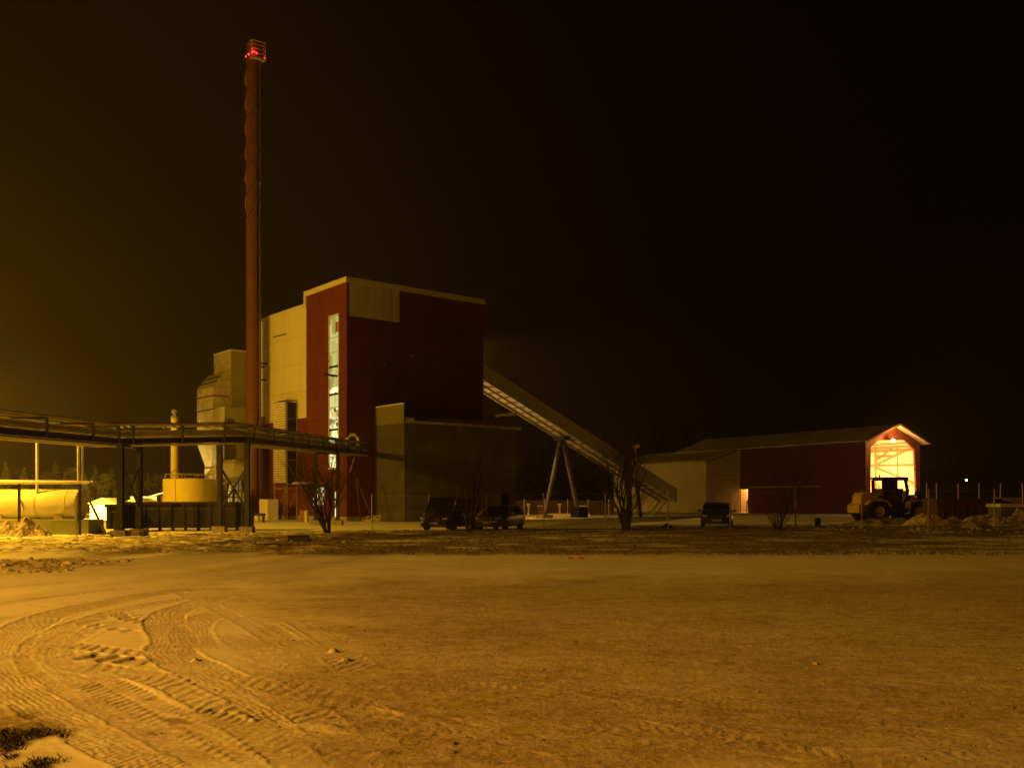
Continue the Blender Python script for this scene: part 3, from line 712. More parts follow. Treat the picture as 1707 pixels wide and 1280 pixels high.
# yellow tank and yellow stack
yt = thing('yellow_tank', 'round yellow tank with railing on top behind the dark container', 'tank', (X(316, 86), 86, -.03))
rt = 42 / F * 86; zt = Z(797, 84)
MB().lathe((0, 0, 0), [(rt, 0), (rt, zt-.05), (rt-.05, zt), (0, zt+.15)], 48).build('shell', M['yellow'], yt, True)
MB().lathe((0, 0, zt+.42), [(rt-.15, -.02), (rt-.11, -.02), (rt-.11, .02), (rt-.15, .02), (rt-.15, -.02)], 40).build('handrail', M['galv'], yt)
for k in range(12):
    t = 2*math.pi*k/12; MB().beam(((rt-.13)*math.cos(t), (rt-.13)*math.sin(t), zt-.02), ((rt-.13)*math.cos(t), (rt-.13)*math.sin(t), zt+.44), .035).build('rail_post', M['galv'], yt)
MB().tube([(-.9, -rt+.3, zt), (-.9, -rt+.25, zt+.55), (-.6, -rt+.2, zt+.72), (-.35, -rt+.25, zt+.5), (-.32, -rt+.3, zt)], .06, 6).build('vent_pipe', M['galv'], yt)
MB().tube([(-.4, -rt-.01, .2), (-.55, -rt+.04, zt)], .025, 5).build('cable', M['galv'], yt)
ys = thing('yellow_stack', 'slim yellow exhaust stack rising behind the round yellow tank', 'stack', (X(291, 90), 90, -.03))
MB().lathe((0, 0, 0), [(.33, 0), (.33, Z(695, 90))], 20).build('pipe', M['yellow'], ys, True)
MB().lathe((0, 0, Z(695, 90)), [(.35, -.1), (.35, .1), (.16, .15), (.16, .35), (.30, .38), (.26, .7), (0, .78)], 16).build('cap', M['concrete'], ys, True)

# sheds on the far left
def shed(label, u0, u1, Y, vt, vr, wallm, name='shed', depth=4, lamp_=None):
    x0, x1 = X(u0, Y), X(u1, Y); ze, zr = Z(vt, Y), Z(vr, Y)
    t = thing(name, label, 'shed', ((x0+x1)/2, Y, -.03)); w = (x1-x0)/2
    MB().box(-w, w, 0, depth, 0, ze).build('wall', wallm, t)
    MB().prism([(-w-.25, ze), (w+.25, ze), (w*.1, zr)], -.25, depth+.25).build('roof', M['yellow'], t)
    MB().box(-w*.3, w*.3, -.04, -.003, 0, ze*.75).build('door', M['white'], t)
    return t
shed('small shed with glaring white wall left of the dark containers', 150, 190, 92, 839, 829, M['white'])
shed('second small shed showing between the blue bridge posts', 204, 244, 98, 838.5, 829.5, M['white'])
spot('shed_wall_light', (X(168, 88), 84, 3.4), (X(166, 92), 92, .2), 30000, (1, .72, .16), 110, .6)
t = thing('long_shed', 'low pale shed with sloping roof left of the yellow tank', 'shed', (X(258, 102), 102, -.03))
MB().box(-2.6, .2, 0, 4, 0, Z(826.5, 102)).build('wall', M['white'], t)
MB().add([(-.6, -.2, 2.1), (3.6, -.2, 3.3), (3.6, 5, 3.3), (-.6, 5, 2.1), (-.6, -.2, 2.25), (3.6, -.2, 3.45), (3.6, 5, 3.45), (-.6, 5, 2.25)], [(0,3,2,1),(4,5,6,7),(0,1,5,4),(1,2,6,5),(2,3,7,6),(3,0,4,7)]).build('roof', M['coping'], t)
MB().box(.6, 3.4, .2, 4, 0, 2.3).build('wall', M['red'], t)

# ---------------------------------------------------------------- conveyor gallery
cv = thing('conveyor_gallery', 'long sloping enclosed conveyor running from the red plant down to the yard', 'conveyor', (-2.72, 91.3, -.03), ANG)
SL = math.atan2(11.6, 27.6); L = 27.6
def cz(s): return 13.25 - .4203 * s
def cbox(s0, s1, y0, y1, d0, d1, name, mat, label=None):
    m = MB(); vs = [(s, y, cz(s)+d) for d in (d0, d1) for (s, y) in ((s0, y0), (s1, y0), (s1, y1), (s0, y1))]
    m.add(vs, [(0,3,2,1),(4,5,6,7),(0,1,5,4),(1,2,6,5),(2,3,7,6),(3,0,4,7)]); return m.build(name, mat, cv, label=label)
for k in range(10):
    cbox(L*k/10+.015, L*(k+1)/10-.015, 0, .06, .12, 1.38, 'side_panel', M['white'])
cbox(0, L, 2.5, 2.56, .12, 1.38, 'side_panel', M['white'])
cbox(-.1, L+.1, -.1, 2.66, 1.38, 1.46, 'roof', M['roof'])
cbox(0, L, .06, 2.5, .14, .18, 'floor', M['white'])
cbox(0, L, -.02, .10, -.02, .12, 'edge_rail', M['coping']); cbox(0, L, 2.44, 2.58, -.12, .12, 'edge_rail', M['palegrey'])
cbox(0, L, 1.25, 1.33, -.03, .13, 'centre_rail', M['galv'])
for k in range(27): cbox(.4+k, .47+k, .11, 2.43, .0, .13, 'joist', M['galv'])
random.seed(9)
cbox(L, L+.06, 0, 2.5, -.05, 1.37, 'end_frame', M['white'])
sA = 11.2
for d in (-2.35, 2.35): MB().tube([(sA+d*.05, 1.25, cz(sA)-.3), (sA+d, 1.25, .3)], .24, 10).build('support_leg', M['dimgrey'], cv)
MB().box(sA-.4, sA+.4, .4, 2.1, cz(sA)-.5, cz(sA)-.17).build('support_head', M['loaderdark'], cv)
MB().box(sA-3.0, sA-1.8, .6, 1.9, 0, .35).build('footing', M['concrete'], cv); MB().box(sA+1.8, sA+3.1, .6, 1.9, 0, 1.1).build('footing', M['black'], cv)
MB().tube([(21.6, .6, cz(21.6)-.02), (22.3, .6, 0)], .2, 8).build('support_leg', M['loaderdark'], cv)
MB().tube([(21.6, 2.1, cz(21.6)-.02), (22.3, 2.1, 0)], .2, 8).build('support_leg', M['loaderdark'], cv)
stt = thing('metal_stairs', 'small metal staircase beside the low end of the conveyor', 'stairs', (X(1108, 113), 113, -.03), ANG)
for k in range(9): MB().box(-1.6+.26*k, -1.32+.26*k, 0, 1.1, .22*k+.15, .22*k+.20).build('step', M['galv'], stt)
for y_ in (0, 1.1):
    MB().beam((-1.7, y_, 0), (.75, y_, 2.15), .05, .15).build('stringer', M['galv'], stt); MB().beam((-1.6, y_, 1.0), (.75, y_, 3.0), .05).build('handrail', M['galv'], stt)
for k in range(5): MB().beam((-1.5+.5*k, 0, .2+.4*k), (-1.5+.5*k, 0, 1.1+.42*k), .04).build('baluster', M['galv'], stt)
mast = thing('vent_mast', 'thin mast with a small head behind the big bare tree', 'mast', (X(1060, 118), 118, -.03))
MB().tube([(0, 0, 0), (0, 0, Z(746, 118))], .13, 8).build('pole', M['palegrey'], mast); MB().box(-.4, .4, -.2, .2, Z(746, 118), Z(741, 118)).build('lamp_head', M['palegrey'], mast)

wlm = thing('wall_lamp', 'wall lamp on the hidden end wall behind the dark annex', 'lamp', (0, 0, 0))
a_, c2_, s2_ = ANG, math.cos(ANG), math.sin(ANG)
def bw(x, y, z): return (A0[0] + c2_*x - s2_*y, A0[1] + s2_*x + c2_*y, z)
wlm.location = bw(BR+.003, 5.5, 7.0); wlm.rotation_euler = (0, 0, ANG)
MB().box(0, .5, -.12, .12, -.05, .1).build('arm', M['black'], wlm); MB().box(.3, .7, -.2, .2, -.12, -.052).build('glass', M['bulb'], wlm)
lamp('end_wall_light', bw(BR+.9, 5.5, 6.7), 900, (1, .62, .15), .15)
MB().box(0, 1.6, -.06, .06, 11.4, 11.5).build('arm', M['black'], wlm); MB().box(1.3, 1.8, -.2, .2, 11.28, 11.398).build('glass', M['bulb'], wlm)
spot('roof_edge_light', bw(BR+1.6, 5.5, 18.0), bw(BR+10, 4.0, 0), 11000, (1, .52, .05), 165, .4)
# ---------------------------------------------------------------- barn
BA = math.atan2(.512, .859)
bn = thing('storage_barn', 'long red barn with brightly lit open gable behind the wheel loader', 'barn', (46.1, 125, -.03), BA)
BW, BLn, EV, RG = 11.1, 36.5, 9.7, 11.75
op = [(.95, 0), (1.05, 8.8), (2.6, 9.75), (7.9, 9.95), (9.9, 8.75), (10.5, 0)]
hb = [(0, 0), (0, EV), (BW/2, RG), (BW, EV), (BW, 0)]
# gable wall: ring between outer shape and opening, 0.25 m thick
def ringwall(outer, inner, y0, y1):
    m = MB(); P = outer; Q = inner
    seq_o = [(0, 0), (0, EV), (BW*.30, EV+(RG-EV)*.6), (BW*.72, EV+(RG-EV)*.56), (BW, EV), (BW, 0)]
    for yy in (y0, y1): m.v += [(p[0], yy, p[1]) for p in seq_o] + [(p[0], yy, p[1]) for p in Q]
    apex = [(BW/2, y0, RG), (BW/2, y1, RG)]; m.v += apex
    for s_, o in ((0, 0), (1, 12)):
        for i in range(5):
            if i == 2: m.f.append((o+2, 24+s_, o+3, o+9, o+8))
            else: m.f.append((o+i, o+i+1, o+7+i, o+6+i))
    for i in range(5):
        m.f.append((6+i, 7+i, 19+i, 18+i))
        if i == 2: m.f.append((2, 24, 25, 14)); m.f.append((24, 3, 15, 25))
        else: m.f.append((i, i+1, 13+i, 12+i))
    return m
ringwall(hb, op, 0, .25).build('gable_wall', M['redwood'], bn)
o1, o2 = 21.2, 22.9
sw = MB(); sw.box(0, .2, .27, o1, 0, EV); sw.box(0, .2, o1, o2, 3.5, EV); sw.box(0, .2, o2, BLn, 0, EV)
redY = material('red_long_wall', (.13, .030, .018), .8, .3, .6, wave=('Y', 3.2), bump=.03)
sw.build('long_wall', redY, bn)
MB().box(BW-.2, BW, .27, BLn, 0, EV).build('long_wall', redY, bn)
MB().prism([(0.001, 0), (0.001, EV), (BW/2, RG), (BW-.001, EV), (BW-.001, 0)], BLn, BLn+.2).build('gable_wall', M['redwood'], bn)
innerY = material('pale_barn_lining_side', (.62, .54, .40), .8, .12, .5, wave=('Y', 2.0), bump=.02)
il = MB(); il.box(.21, .26, .28, o1, 0, EV-.05); il.box(BW-.26, BW-.21, .28, 17.6, 0, EV-.05); il.build('lining', innerY, bn)
MB().box(.27, BW-.27, 9.6, 9.75, 0, EV-.02).build('lining', M['inner'], bn)
MB().box(.27, BW-.27, .3, 20, .01, .05).build('barn_floor', M['concrete'], bn)
MB().box(.27, 2.8, 19.5, 19.6, 0, 6).build('lining', M['inner'], bn); MB().box(2.7, 2.8, 19.61, 27.0, 0, 6).build('lining', M['inner'], bn); MB().box(.27, 2.8, 27.01, 27.1, 0, 6).build('lining', M['inner'], bn)
for sgn in (0, 1):
    m = MB(); ov = .75; k = (RG-EV)/(BW/2)
    if sgn == 0: a, b = (-ov, EV-ov*k), (BW/2, RG)
    else: a, b = (BW/2, RG), (BW+ov, EV-ov*k)
    m.add([(a[0], -1.0, a[1]+.02), (b[0], -1.0, b[1]+.02), (b[0], BLn+.4, b[1]+.02), (a[0], BLn+.4, a[1]+.02),
           (a[0], -1.0, a[1]+.18), (b[0], -1.0, b[1]+.18), (b[0], BLn+.4, b[1]+.18), (a[0], BLn+.4, a[1]+.18)],
          [(0,3,2,1),(4,5,6,7),(0,1,5,4),(1,2,6,5),(2,3,7,6),(3,0,4,7)])
    m.build('roof_slope', M['roof'], bn)
MB().beam((-.78, -1.06, EV-.78*k+.1), (BW/2, -1.06, RG+.1), .06, .26).build('bargeboard', M['timber'], bn)
MB().beam((BW/2, -1.06, RG+.1), (BW+.78, -1.06, EV-.78*k+.1), .06, .26).build('bargeboard', M['timber'], bn)
# bracing seen in the opening
xw = BW - .42
for (a, b) in (((8.9, 6.75), (.5, 6.65)), ((7.0, 6.8), (1.0, 9.05)), ((7.0, 6.5), (.5, 4.1)), ((9.3, 9.15), (.4, 9.2)), ((9.3, 8.75), (.4, 8.7)), ((7.0, 8.0), (4.4, 8.0)), ((7.0, 4.2), (3.4, 1.2)), ((9.2, 2.2), (.4, 2.2)), ((4.4, 9.0), (7.0, 7.4))):
    MB().beam((xw, a[0], a[1]), (xw, b[0], b[1]), .16, .20).build('brace', M['timber'], bn)
for yy in (7.0, 3.4, .6): MB().beam((xw + .12, yy, .06), (xw + .12, yy, 9.45), .2 if yy == 7.0 else .1).build('barn_post', M['timber'], bn)
MB().beam((.5, 5, .06), (.5, 5, 9.4), .2).build('barn_post', M['timber'], bn)
MB().box(xw-.1, xw, 6.7, 6.9, 4.9, 5.2).build('switch_box', M['loaderdark'], bn)
gl = MB().beam((4.15, -.05, 9.95), (4.15, -.9, 9.85), .08).build('lamp_arm', M['black'], bn)
MB().lathe((4.15, -1.0, 9.7), [(0, -.22), (.17, -.16), (.24, 0), (.17, .16), (0, .22)], 14).build('lamp_globe', M['bulb'], gl, True)
ZZ = 0
def loc2w(o, p): a = o.rotation_euler.z; c_, s_ = math.cos(a), math.sin(a); return (o.location.x + c_*p[0] - s_*p[1], o.location.y + s_*p[0] + c_*p[1], o.location.z + p[2])
lamp('barn_gable_light', loc2w(bn, (4.15, -1.45, 9.6)), 2100, BARN, .15)
lamp('barn_inside_light', loc2w(bn, (4.6, 4.2, 4.4)), 7600, (1, .51, .15), .3)
lamp('barn_side_light', loc2w(bn, (1.6, 23.0, 4.2)), 900, (1, .45, .09), .2)
# timber trestle seen in the side opening
th = MB(); th.beam((1.2, 21.5, 0), (1.2, 21.7, 1.9), .14); th.beam((1.2, 22.7, 0), (1.2, 22.5, 1.9), .14); th.beam((1.2, 21.3, 1.4), (1.2, 22.8, 1.4), .3, .14)
tr_ = thing('timber_trestle', 'orange-lit wooden trestle inside the small side opening of the barn', 'trestle', loc2w(bn, (1.2, 22, 0))[:2] + (.02,), BA)
MB().beam((0, -.55, 0), (0, -.3, 1.9), .14).build('leg', M['timber'], tr_); MB().beam((0, .7, 0), (0, .5, 1.9), .14).build('leg', M['timber'], tr_); MB().beam((0, -.8, 1.4), (0, .8, 1.4), .3, .2).build('top_beam', M['timber'], tr_)

# pale lean-to wing on the barn's long side
wg = thing('pale_wing', 'pale ribbed metal wing with sloping roof at the far end of the red barn', 'building', loc2w(bn, (0, 22.95, 0)), BA)
WD, WL, WE = 6.7, 22.5, 7.7
MB().box(-WD, -WD+.2, 0, WL, 0, WE).build('outer_wall', M['greyY'], wg)
MB().prism([(-WD+.2, 0), (-WD+.2, WE), (-.02, 9.6), (-.02, 0)], 0, .2).build('side_wall', M['palegrey'], wg)
MB().box(-WD-.07, -WD-.003, -.07, .12, 0, WE).build('corner_trim', M['coping'], wg)
MB().box(-.22, -.02, -.08, -.003, 0, 9.6).build('corner_trim', M['coping'], wg)
MB().box(-4.8, -1.0, -.05, -.003, 0, 5.1).build('door_leaf', M['palegrey'], wg); MB().box(-4.95, -.9, -.07, -.052, 5.1, 5.25).build('door_rail', M['coping'], wg)
MB().add([(-WD-.4, -.3, WE-.1), (-.02, -.3, 9.65), (-.02, WL+.3, 9.65), (-WD-.4, WL+.3, WE-.1), (-WD-.4, -.3, WE+.08), (-.02, -.3, 9.84), (-.02, WL+.3, 9.0), (-WD-.4, WL+.3, WE+.08)], [(0,3,2,1),(4,5,6,7),(0,1,5,4),(1,2,6,5),(2,3,7,6),(3,0,4,7)]).build('roof', M['roof'], wg)
MB().prism([(0.2, 9.7), (BW*.9, 9.7), (BW/2, RG)], 14.0, 14.02).build('roof_end', M['roof'], wg)
m = MB().add([(.0, 14, EV+.1), (BW/2, 14, RG+.1), (BW/2, 21, 9.4), (0, 21, 8.6), (BW, 14, EV), (BW, 21, 8.6), (0, 21, 0), (BW, 21, 0), (0, 14, 0)], [(0,1,2,3),(1,4,5,2),(3,2,5),(3,5,7,6),(0,3,6,8)]); m.build('hip_roof', M['roof'], wg)

# ---------------------------------------------------------------- pipe bridge
pb = thing('pipe_bridge', 'dark blue steel pipe bridge on posts carrying jacketed pipes across the yard', 'pipe bridge', (-17.0, 47.0, 0))
OX, OY = -17.0, 47.0
CL = [Vector((-21.6, 27, 4.12)), Vector((-19.0, 45.0, 4.34)), Vector((-14.75, 50.4, 4.80)), Vector((-12.15, 76.0, 5.36))]
def off(d):
    out_ = []
    for i, p in enumerate(CL):
        dirs = []
        if i > 0: dirs.append((CL[i]-CL[i-1]).normalized())
        if i < len(CL)-1: dirs.append((CL[i+1]-CL[i]).normalized())
        n_ = Vector((0, 0, 0))
        for q in dirs: n_ += Vector((q.y, -q.x, 0))
        n_.normalize(); k_ = 1 / max(.5, n_.dot(Vector((dirs[0].y, -dirs[0].x, 0)).normalized()))
        out_.append(p + n_ * d * k_)
    return out_
def loc(p): return Vector((p[0]-OX, p[1]-OY, p[2]))
for d in (-.8, .8):
    P_ = off(d)
    for i in range(3):
        a, b = loc(P_[i] + Vector((0, 0, .14))), loc(P_[i+1] + Vector((0, 0, .14)))
        m = MB(); m.beam(a + Vector((0,0,.12)), b + Vector((0,0,.12)), .2, .03); m.beam(a - Vector((0,0,.12)), b - Vector((0,0,.12)), .2, .03); m.beam(a, b, .04, .22)
        m.build('beam', M['navy'], pb)
def rounded(P_, rad=.7):
    o_ = [P_[0]]
    for i in range(1, len(P_)-1):
        a = P_[i] + (P_[i-1]-P_[i]).normalized()*rad; b = P_[i] + (P_[i+1]-P_[i]).normalized()*rad
        for t in (0, .25, .5, .75, 1): o_.append(a*(1-t)**2 + P_[i]*2*t*(1-t) + b*t*t)
    o_.append(P_[-1]); return o_
for (d, dz, r_, mt) in ((-.38, .46, .18, 'pipe'), (.30, .47, .18, 'pipe'), (-.72, .86, .05, 'galv'), (.0, .90, .06, 'galv'), (.62, .92, .07, 'pipe'), (.74, -.08, .055, 'coping'), (-.66, -.06, .05, 'coping'), (.2, 1.02, .02, 'black')):
    MB().tube([loc(p + Vector((0, 0, dz))) for p in rounded(off(d))], r_, 12 if r_ > .1 else 6).build('pipe', M[mt], pb, True)
def along(i, t): return CL[i]*(1-t) + CL[i+1]*t
for (i, ts) in ((0, [.1, .3, .5, .68, .86, .975]), (1, [.12, .5, .85]), (2, [.04, .16, .28, .40, .52, .64, .76, .9])):
    dd = (CL[i+1]-CL[i]).normalized(); n_ = Vector((dd.y, -dd.x, 0)).normalized()
    for t in ts:
        p = along(i, t)
        MB().beam(loc(p - n_*.75 + Vector((0,0,.2))), loc(p + n_*.75 + Vector((0,0,.2))), .1).build('crossbeam', M['navy'], pb)
        m = MB(); m.beam(loc(p + n_*.86 + Vector((0,0,.0))), loc(p + n_*.86 + Vector((0,0,.85))), .09); m.beam(loc(p + n_*.86 + Vector((0,0,.82))), loc(p - n_*.86 + Vector((0,0,.82))), .07); m.build('bracket', M['navy'], pb)
def post(u, Y, zt_, w=.26):
    x_ = X(u, Y); m = MB(); p = (x_-OX, Y-OY)
    m.box(p[0]-w/2, p[0]+w/2, p[1]-w/2, p[1]-w/2+.03, .3, zt_); m.box(p[0]-w/2, p[0]+w/2, p[1]+w/2-.03, p[1]+w/2, .3, zt_); m.box(p[0]-.02, p[0]+.02, p[1]-w/2+.03, p[1]+w/2-.03, .3, zt_)
    m.box(p[0]-w/2+.004, p[0]-w/2+.02, p[1]-w/2+.03, p[1]+w/2-.03, .3, zt_)
    m.build('post', M['navy'], pb)
    MB().box(p[0]-.34, p[0]+.34, p[1]-.34, p[1]+.34, -.1, .36).build('footing', M['concrete'], pb)
    MB().box(p[0]-.2, p[0]+.2, p[1]-.2, p[1]+.2, .362, .39).build('base_plate', M['navy'], pb)
    return Vector((p[0], p[1], 0))
def xbrace(a, b, z0, z1):
    MB().beam((a.x, a.y, z0), (b.x, b.y, z1), .09).build('brace', M['navy'], pb); MB().beam((a.x, a.y+.1, z1), (b.x, b.y+.1, z0), .09).build('brace', M['navy'], pb)
p1 = post(201, 44.0, 4.33); p2 = post(232, 46.4, 4.5); p3 = post(366, 50.8, 4.75); p4 = post(412, 50.4, 4.80)
p5 = post(526, 67, 5.1, .22); p6 = post(563, 67.2, 5.1, .22)
xbrace(p1, p2, 1.3, 3.4); xbrace(p3, p4, 1.2, 3.5); xbrace(p5, p6, 1.5, 4.0)
for a, b, z_ in ((p1, p2, 4.28), (p3, p4, 4.72), (p5, p6, 5.05)):
    MB().beam((a.x, a.y, z_), (b.x, b.y, z_), .16).build('head_beam', M['navy'], pb)
pe = [loc(p) for p in off(-.5)]; q = loc((X(585, 75.5), 75.5, 5.3))
for d_ in (-.38, .30): MB().tube([loc((-12.15+d_, 75.98, 5.83)), loc((-12.2+d_, 76.6, 5.85)), loc((-12.7+d_, 81.0, 5.9)), loc((-12.8+d_, 83.6, 5.9))], .18, 10).build('pipe', M['pipe'], pb, True)
MB().beam(q + Vector((.3, 0, -.1)), q + Vector((-.1, 0, -1.3)), .07).build('brace', M['galv'], pb)
MB().tube([q + Vector((-.25, 0, .4)), q + Vector((-.25, 0, 1.35)), q + Vector((-.05, 0, 1.6)), q + Vector((.3, 0, 1.62)), q + Vector((.6, 0, 1.35)), q + Vector((.6, 0, .4))], .16, 10).build('expansion_bend', M['pipe'], pb, True)

# pipes down from bridge to the tank frame
tf = thing('filling_pipe_rack', 'pale pipe frame in front of the cream oil tank at the left edge', 'pipe frame', (X(70, 46), 46, 0))
def q_(u, v, Y): return (X(u, Y)-X(70, 46), Y-46, Z(v, Y))
MB().tube([q_(-260, 806, 46), q_(-120, 805, 46), q_(150, 803.5, 46)], .085, 8).build('pipe', M['coping'], tf)
MB().tube([q_(-120, 800, 46.4), q_(155, 803, 46.4)], .05, 8).build('pipe', M['coping'], tf)
MB().tube([q_(130.5, 738, 46), q_(130.5, 803, 46)], .06, 8).build('down_pipe', M['coping'], tf); MB().tube([q_(137.5, 738, 46), q_(137.5, 803, 46)], .06, 8).build('down_pipe', M['coping'], tf)
MB().tube([q_(62, 732, 48), q_(62, 822, 48)], .07, 8).build('down_pipe', M['coping'], tf)
for u in (32, 133): MB().beam(q_(u, 806, 46), (q_(u, 806, 46)[0], 0, 0), .1).build('post', M['loaderdark'], tf)
MB().beam(q_(127, 838, 44.6), (q_(127, 838, 44.6)[0], -1.4, 0), .07).build('post', M['palegrey'], tf)
MB().tube([q_(-100, 866, 46), q_(126, 865, 46)], .05, 6).build('pipe', M['coping'], tf)
MB().beam(q_(150, 836, 45), q_(176, 889, 43), .08).build('stay', M['loaderdark'], tf)
ot = thing('oil_tank', 'cream horizontal oil tank on a greenish base under the pipe bridge', 'tank', (X(60, 48), 48.5, 0))
zc = Z(842, 48.5); rr = .80
MB().lathe((0, 0, zc), [(0, -3.0), (.5, -2.98), (.75, -2.85), (rr, -2.6), (rr, 1.9), (.76, 2.04), (.5, 2.16), (0, 2.2)], 40, axis='x').build('shell', M['tank'], ot, True)
for xx in (-2.2, 0, 1.5): MB().lathe((xx, 0, zc), [(rr, -.03), (rr+.02, -.03), (rr+.02, .03), (rr, .03)], 40, axis='x').build('weld_band', M['tank'], ot)
MB().box(-3.4, 2.8, -.9, .9, 0, Z(866, 48.5)).build('base', M['tankgreen'], ot)
for k in range(2): MB().box(-2.0+k*3, -1.6+k*3, -.7, .7, Z(866, 48.5)+.001, zc-.45).build('saddle', M['concrete'], ot)
MB().beam((-.6, -.82, zc+.25), (-.4, -.9, zc-.3), .05).build('dip_pipe', M['galv'], ot)

# ---------------------------------------------------------------- containers
def container(label, u0, u1, Y, h, depth, mat, nrib, name='waste_container'):
    x0, x1 = X(u0, Y), X(u1, Y); t = thing(name, label, 'container', ((x0+x1)/2, Y, .02)); w = (x1-x0)/2
    m = MB(); th_ = .05
    m.box(-w, w, 0, th_, .18, h); m.box(-w, w, depth-th_, depth, .18, h); m.box(-w, -w+th_, th_, depth-th_, .18, h); m.box(w-th_, w, th_, depth-th_, .18, h); m.box(-w+th_, w-th_, th_, depth-th_, .18, .25)
    m.build('body', mat, t)
    r = MB(); r.box(-w-.05, w+.05, -.09, -.002, h-.14, h+.02); r.box(-w-.05, w+.05, depth+.002, depth+.08, h-.14, h+.02); r.build('top_rail', mat, t)
    for k in range(nrib):
        xx = -w + (2*w) * (k+.5) / nrib; MB().box(xx-.05, xx+.05, -.08, -.002, .2, h-.15).build('rib', mat, t)
    MB().box(-w+.2, w-.2, -.05, -.003, h-.42, h-.36).build('rail', M['loaderdark'] if mat is M['black'] else mat, t)
    for k in range(max(2, nrib)):
        xx = -w + .4 + (2*w-.8)*k/max(1, max(2, nrib)-1); MB().box(xx-.08, xx+.08, .2, .3, 0, .179).build('runner_foot', M['black'], t)
    return t
container('long dark roll-off container between the blue bridge posts', 209, 405, 53.2, 1.62, 2.3, M['black'], 9)
container('short dark container left of the long one', 177, 203, 51.5, 1.48, 2.0, M['black'], 2)
container('dark red container behind the rubble right of the loader', 1563, 1668, 66, 1.85, 2.4, M['redcont'], 6)

# ---------------------------------------------------------------- fences
def fence(label, posts, hgt, wires, group=None, r=.032, name='wire_fence', mat='galv'):
    x0, y0 = posts[0]; t = thing(name, label, 'fence', (x0, y0, 0)); tops = []
    pm = MB().tube([(0, 0, -.1), (0, 0, hgt)], r, 8).mesh('post', M[mat])
    cm = MB().lathe((0, 0, hgt), [(r+.006, -.02), (r+.006, .01), (0, .035)], 8).mesh('cap', M[mat])
    for (x, y) in posts:
        z = gz(x, y); o = inst('post', pm, t, (x-x0, y-y0, z)); o.rotation_euler = (random.uniform(-.02, .02), random.uniform(-.02, .02), 0); inst('cap', cm, o)
        tops.append(Vector((x-x0, y-y0, z)))
    for w in wires:
        MB().tube([p + Vector((0, -r-.004, hgt*w)) for p in tops], .006, 3).build('wire', M['galv'], t)
    return t
us_ = [620, 714, 811, 907, 1009, 1114, 1217, 1326, 1437, 1547, 1657, 1768, 1880]
fence('long wire fence with slim steel posts along the back of the grass strip', [(X(u, 56 - (u-620)/1037*7), 56 - (u-620)/1037*7) for u in us_], 2.08, (.1, .5, .96))
fence('distant fence with bright posts beyond the conveyor support', [(X(u, 122), 122) for u in (842, 874, 908, 946, 980, 1015)], 1.95, (.1, .5, .95), r=.06, mat='white')
fence('tall posts standing behind the red container at the right edge', [(X(u, 72), 72) for u in (1545, 1562, 1598, 1633, 1667, 1706, 1745)], 3.0, (.5, .95), r=.05, mat='palegrey')
pn = MB(); 
ppx = X(842, 123)
sf = thing('back_fence_panel', 'low brown panel fence behind the far bright posts', 'fence', (ppx, 124, 0))
for k in range(8): MB().box(k*1.75+.02, (k+1)*1.75-.02, 0, .06, 0, 1.75).build('panel', M['pinebark'], sf)
# bar on a post by the barn wall
bb = thing('height_bar', 'horizontal steel bar on a post in front of the red barn wall', 'barrier', (X(1326, 60), 60, 0))
MB().tube([(0, 0, 0), (0, 0, Z(812, 60))], .05, 8).build('post', M['galv'], bb); MB().tube([(-2.9, 0, Z(812, 60)), (1.5, 0, Z(810.5, 60))], .04, 8).build('bar', M['galv'], bb)
# yard bollards with flat heads
for k, (u, v, lab) in enumerate(((881, 858, 'white bollard light left of the conveyor support, near the far fence'), (933, 858, 'white bollard light between the legs of the conveyor support'))):
    Y = 115; t = thing('bollard', lab, 'bollard', (X(u, Y), Y, -.03), 0, 'bollards in the far yard')
    MB().lathe((0, 0, 0), [(.22, 0), (.10, .3), (.09, 1.0)], 10).build('stem', M['white'], t); MB().lathe((0, 0, 0), [(.09, 1.0), (.26, 1.3), (.26, 1.42), (0, 1.44)], 12).build('head', M['white'], t)

# ---------------------------------------------------------------- trees
def bare_tree(name, label, loc_, stems, h, spread, seed, r0=.10, depth=5, cat='tree'):
    rnd = random.Random(seed); t = thing(name, label, cat, loc_)
    tm = MB(); cmb = MB()
    def grow(p, d, ln, r, lev, mb):
        n = 4 if lev < 2 else 3; pts = [p]; q = Vector(p); dd = Vector(d)
        for i in range(n):
            dd = (dd + Vector((rnd.gauss(0, .13), rnd.gauss(0, .13), rnd.gauss(.04, .08)))).normalized(); q = q + dd * ln / n; pts.append(q.copy())
        r1 = r * .55
        mb.tube(pts, r, 6 if lev == 0 else (4 if lev < 3 else 3), r1, cap=False)
        if lev >= depth: return
        nb = 3 if lev == 0 else rnd.choice((3, 4, 4) if lev < 3 else (3, 3))
        for k in range(nb):
            i = rnd.randint(1, n); s = pts[i]; a = rnd.uniform(0, 6.28); tilt = rnd.uniform(.35, .95)
            side = Vector((math.cos(a), math.sin(a), 0)); nd = (dd * math.cos(tilt) + side * math.sin(tilt) + Vector((0, 0, .12))).normalized()
            grow(s, nd, ln * rnd.uniform(.5, .78), r1 * rnd.uniform(.5, .8), lev+1, cmb)
        grow(pts[-1], dd, ln * .72, r1 * .9, lev+1, cmb)
    for k in range(stems):
        a = rnd.uniform(0, 6.28); s = spread * rnd.uniform(.3, 1.0) if k else .05
        grow(Vector((math.cos(a)*.10*(k > 0), math.sin(a)*.10*(k > 0), 0)), Vector((math.cos(a)*s, math.sin(a)*s, 1)).normalized(), h * .36 * rnd.uniform(.8, 1.05), r0 * rnd.uniform(.65, 1), 0, tm)
    tm.build('trunk', M['bark'], t, True); cmb.build('crown', M['bark'], t); return t
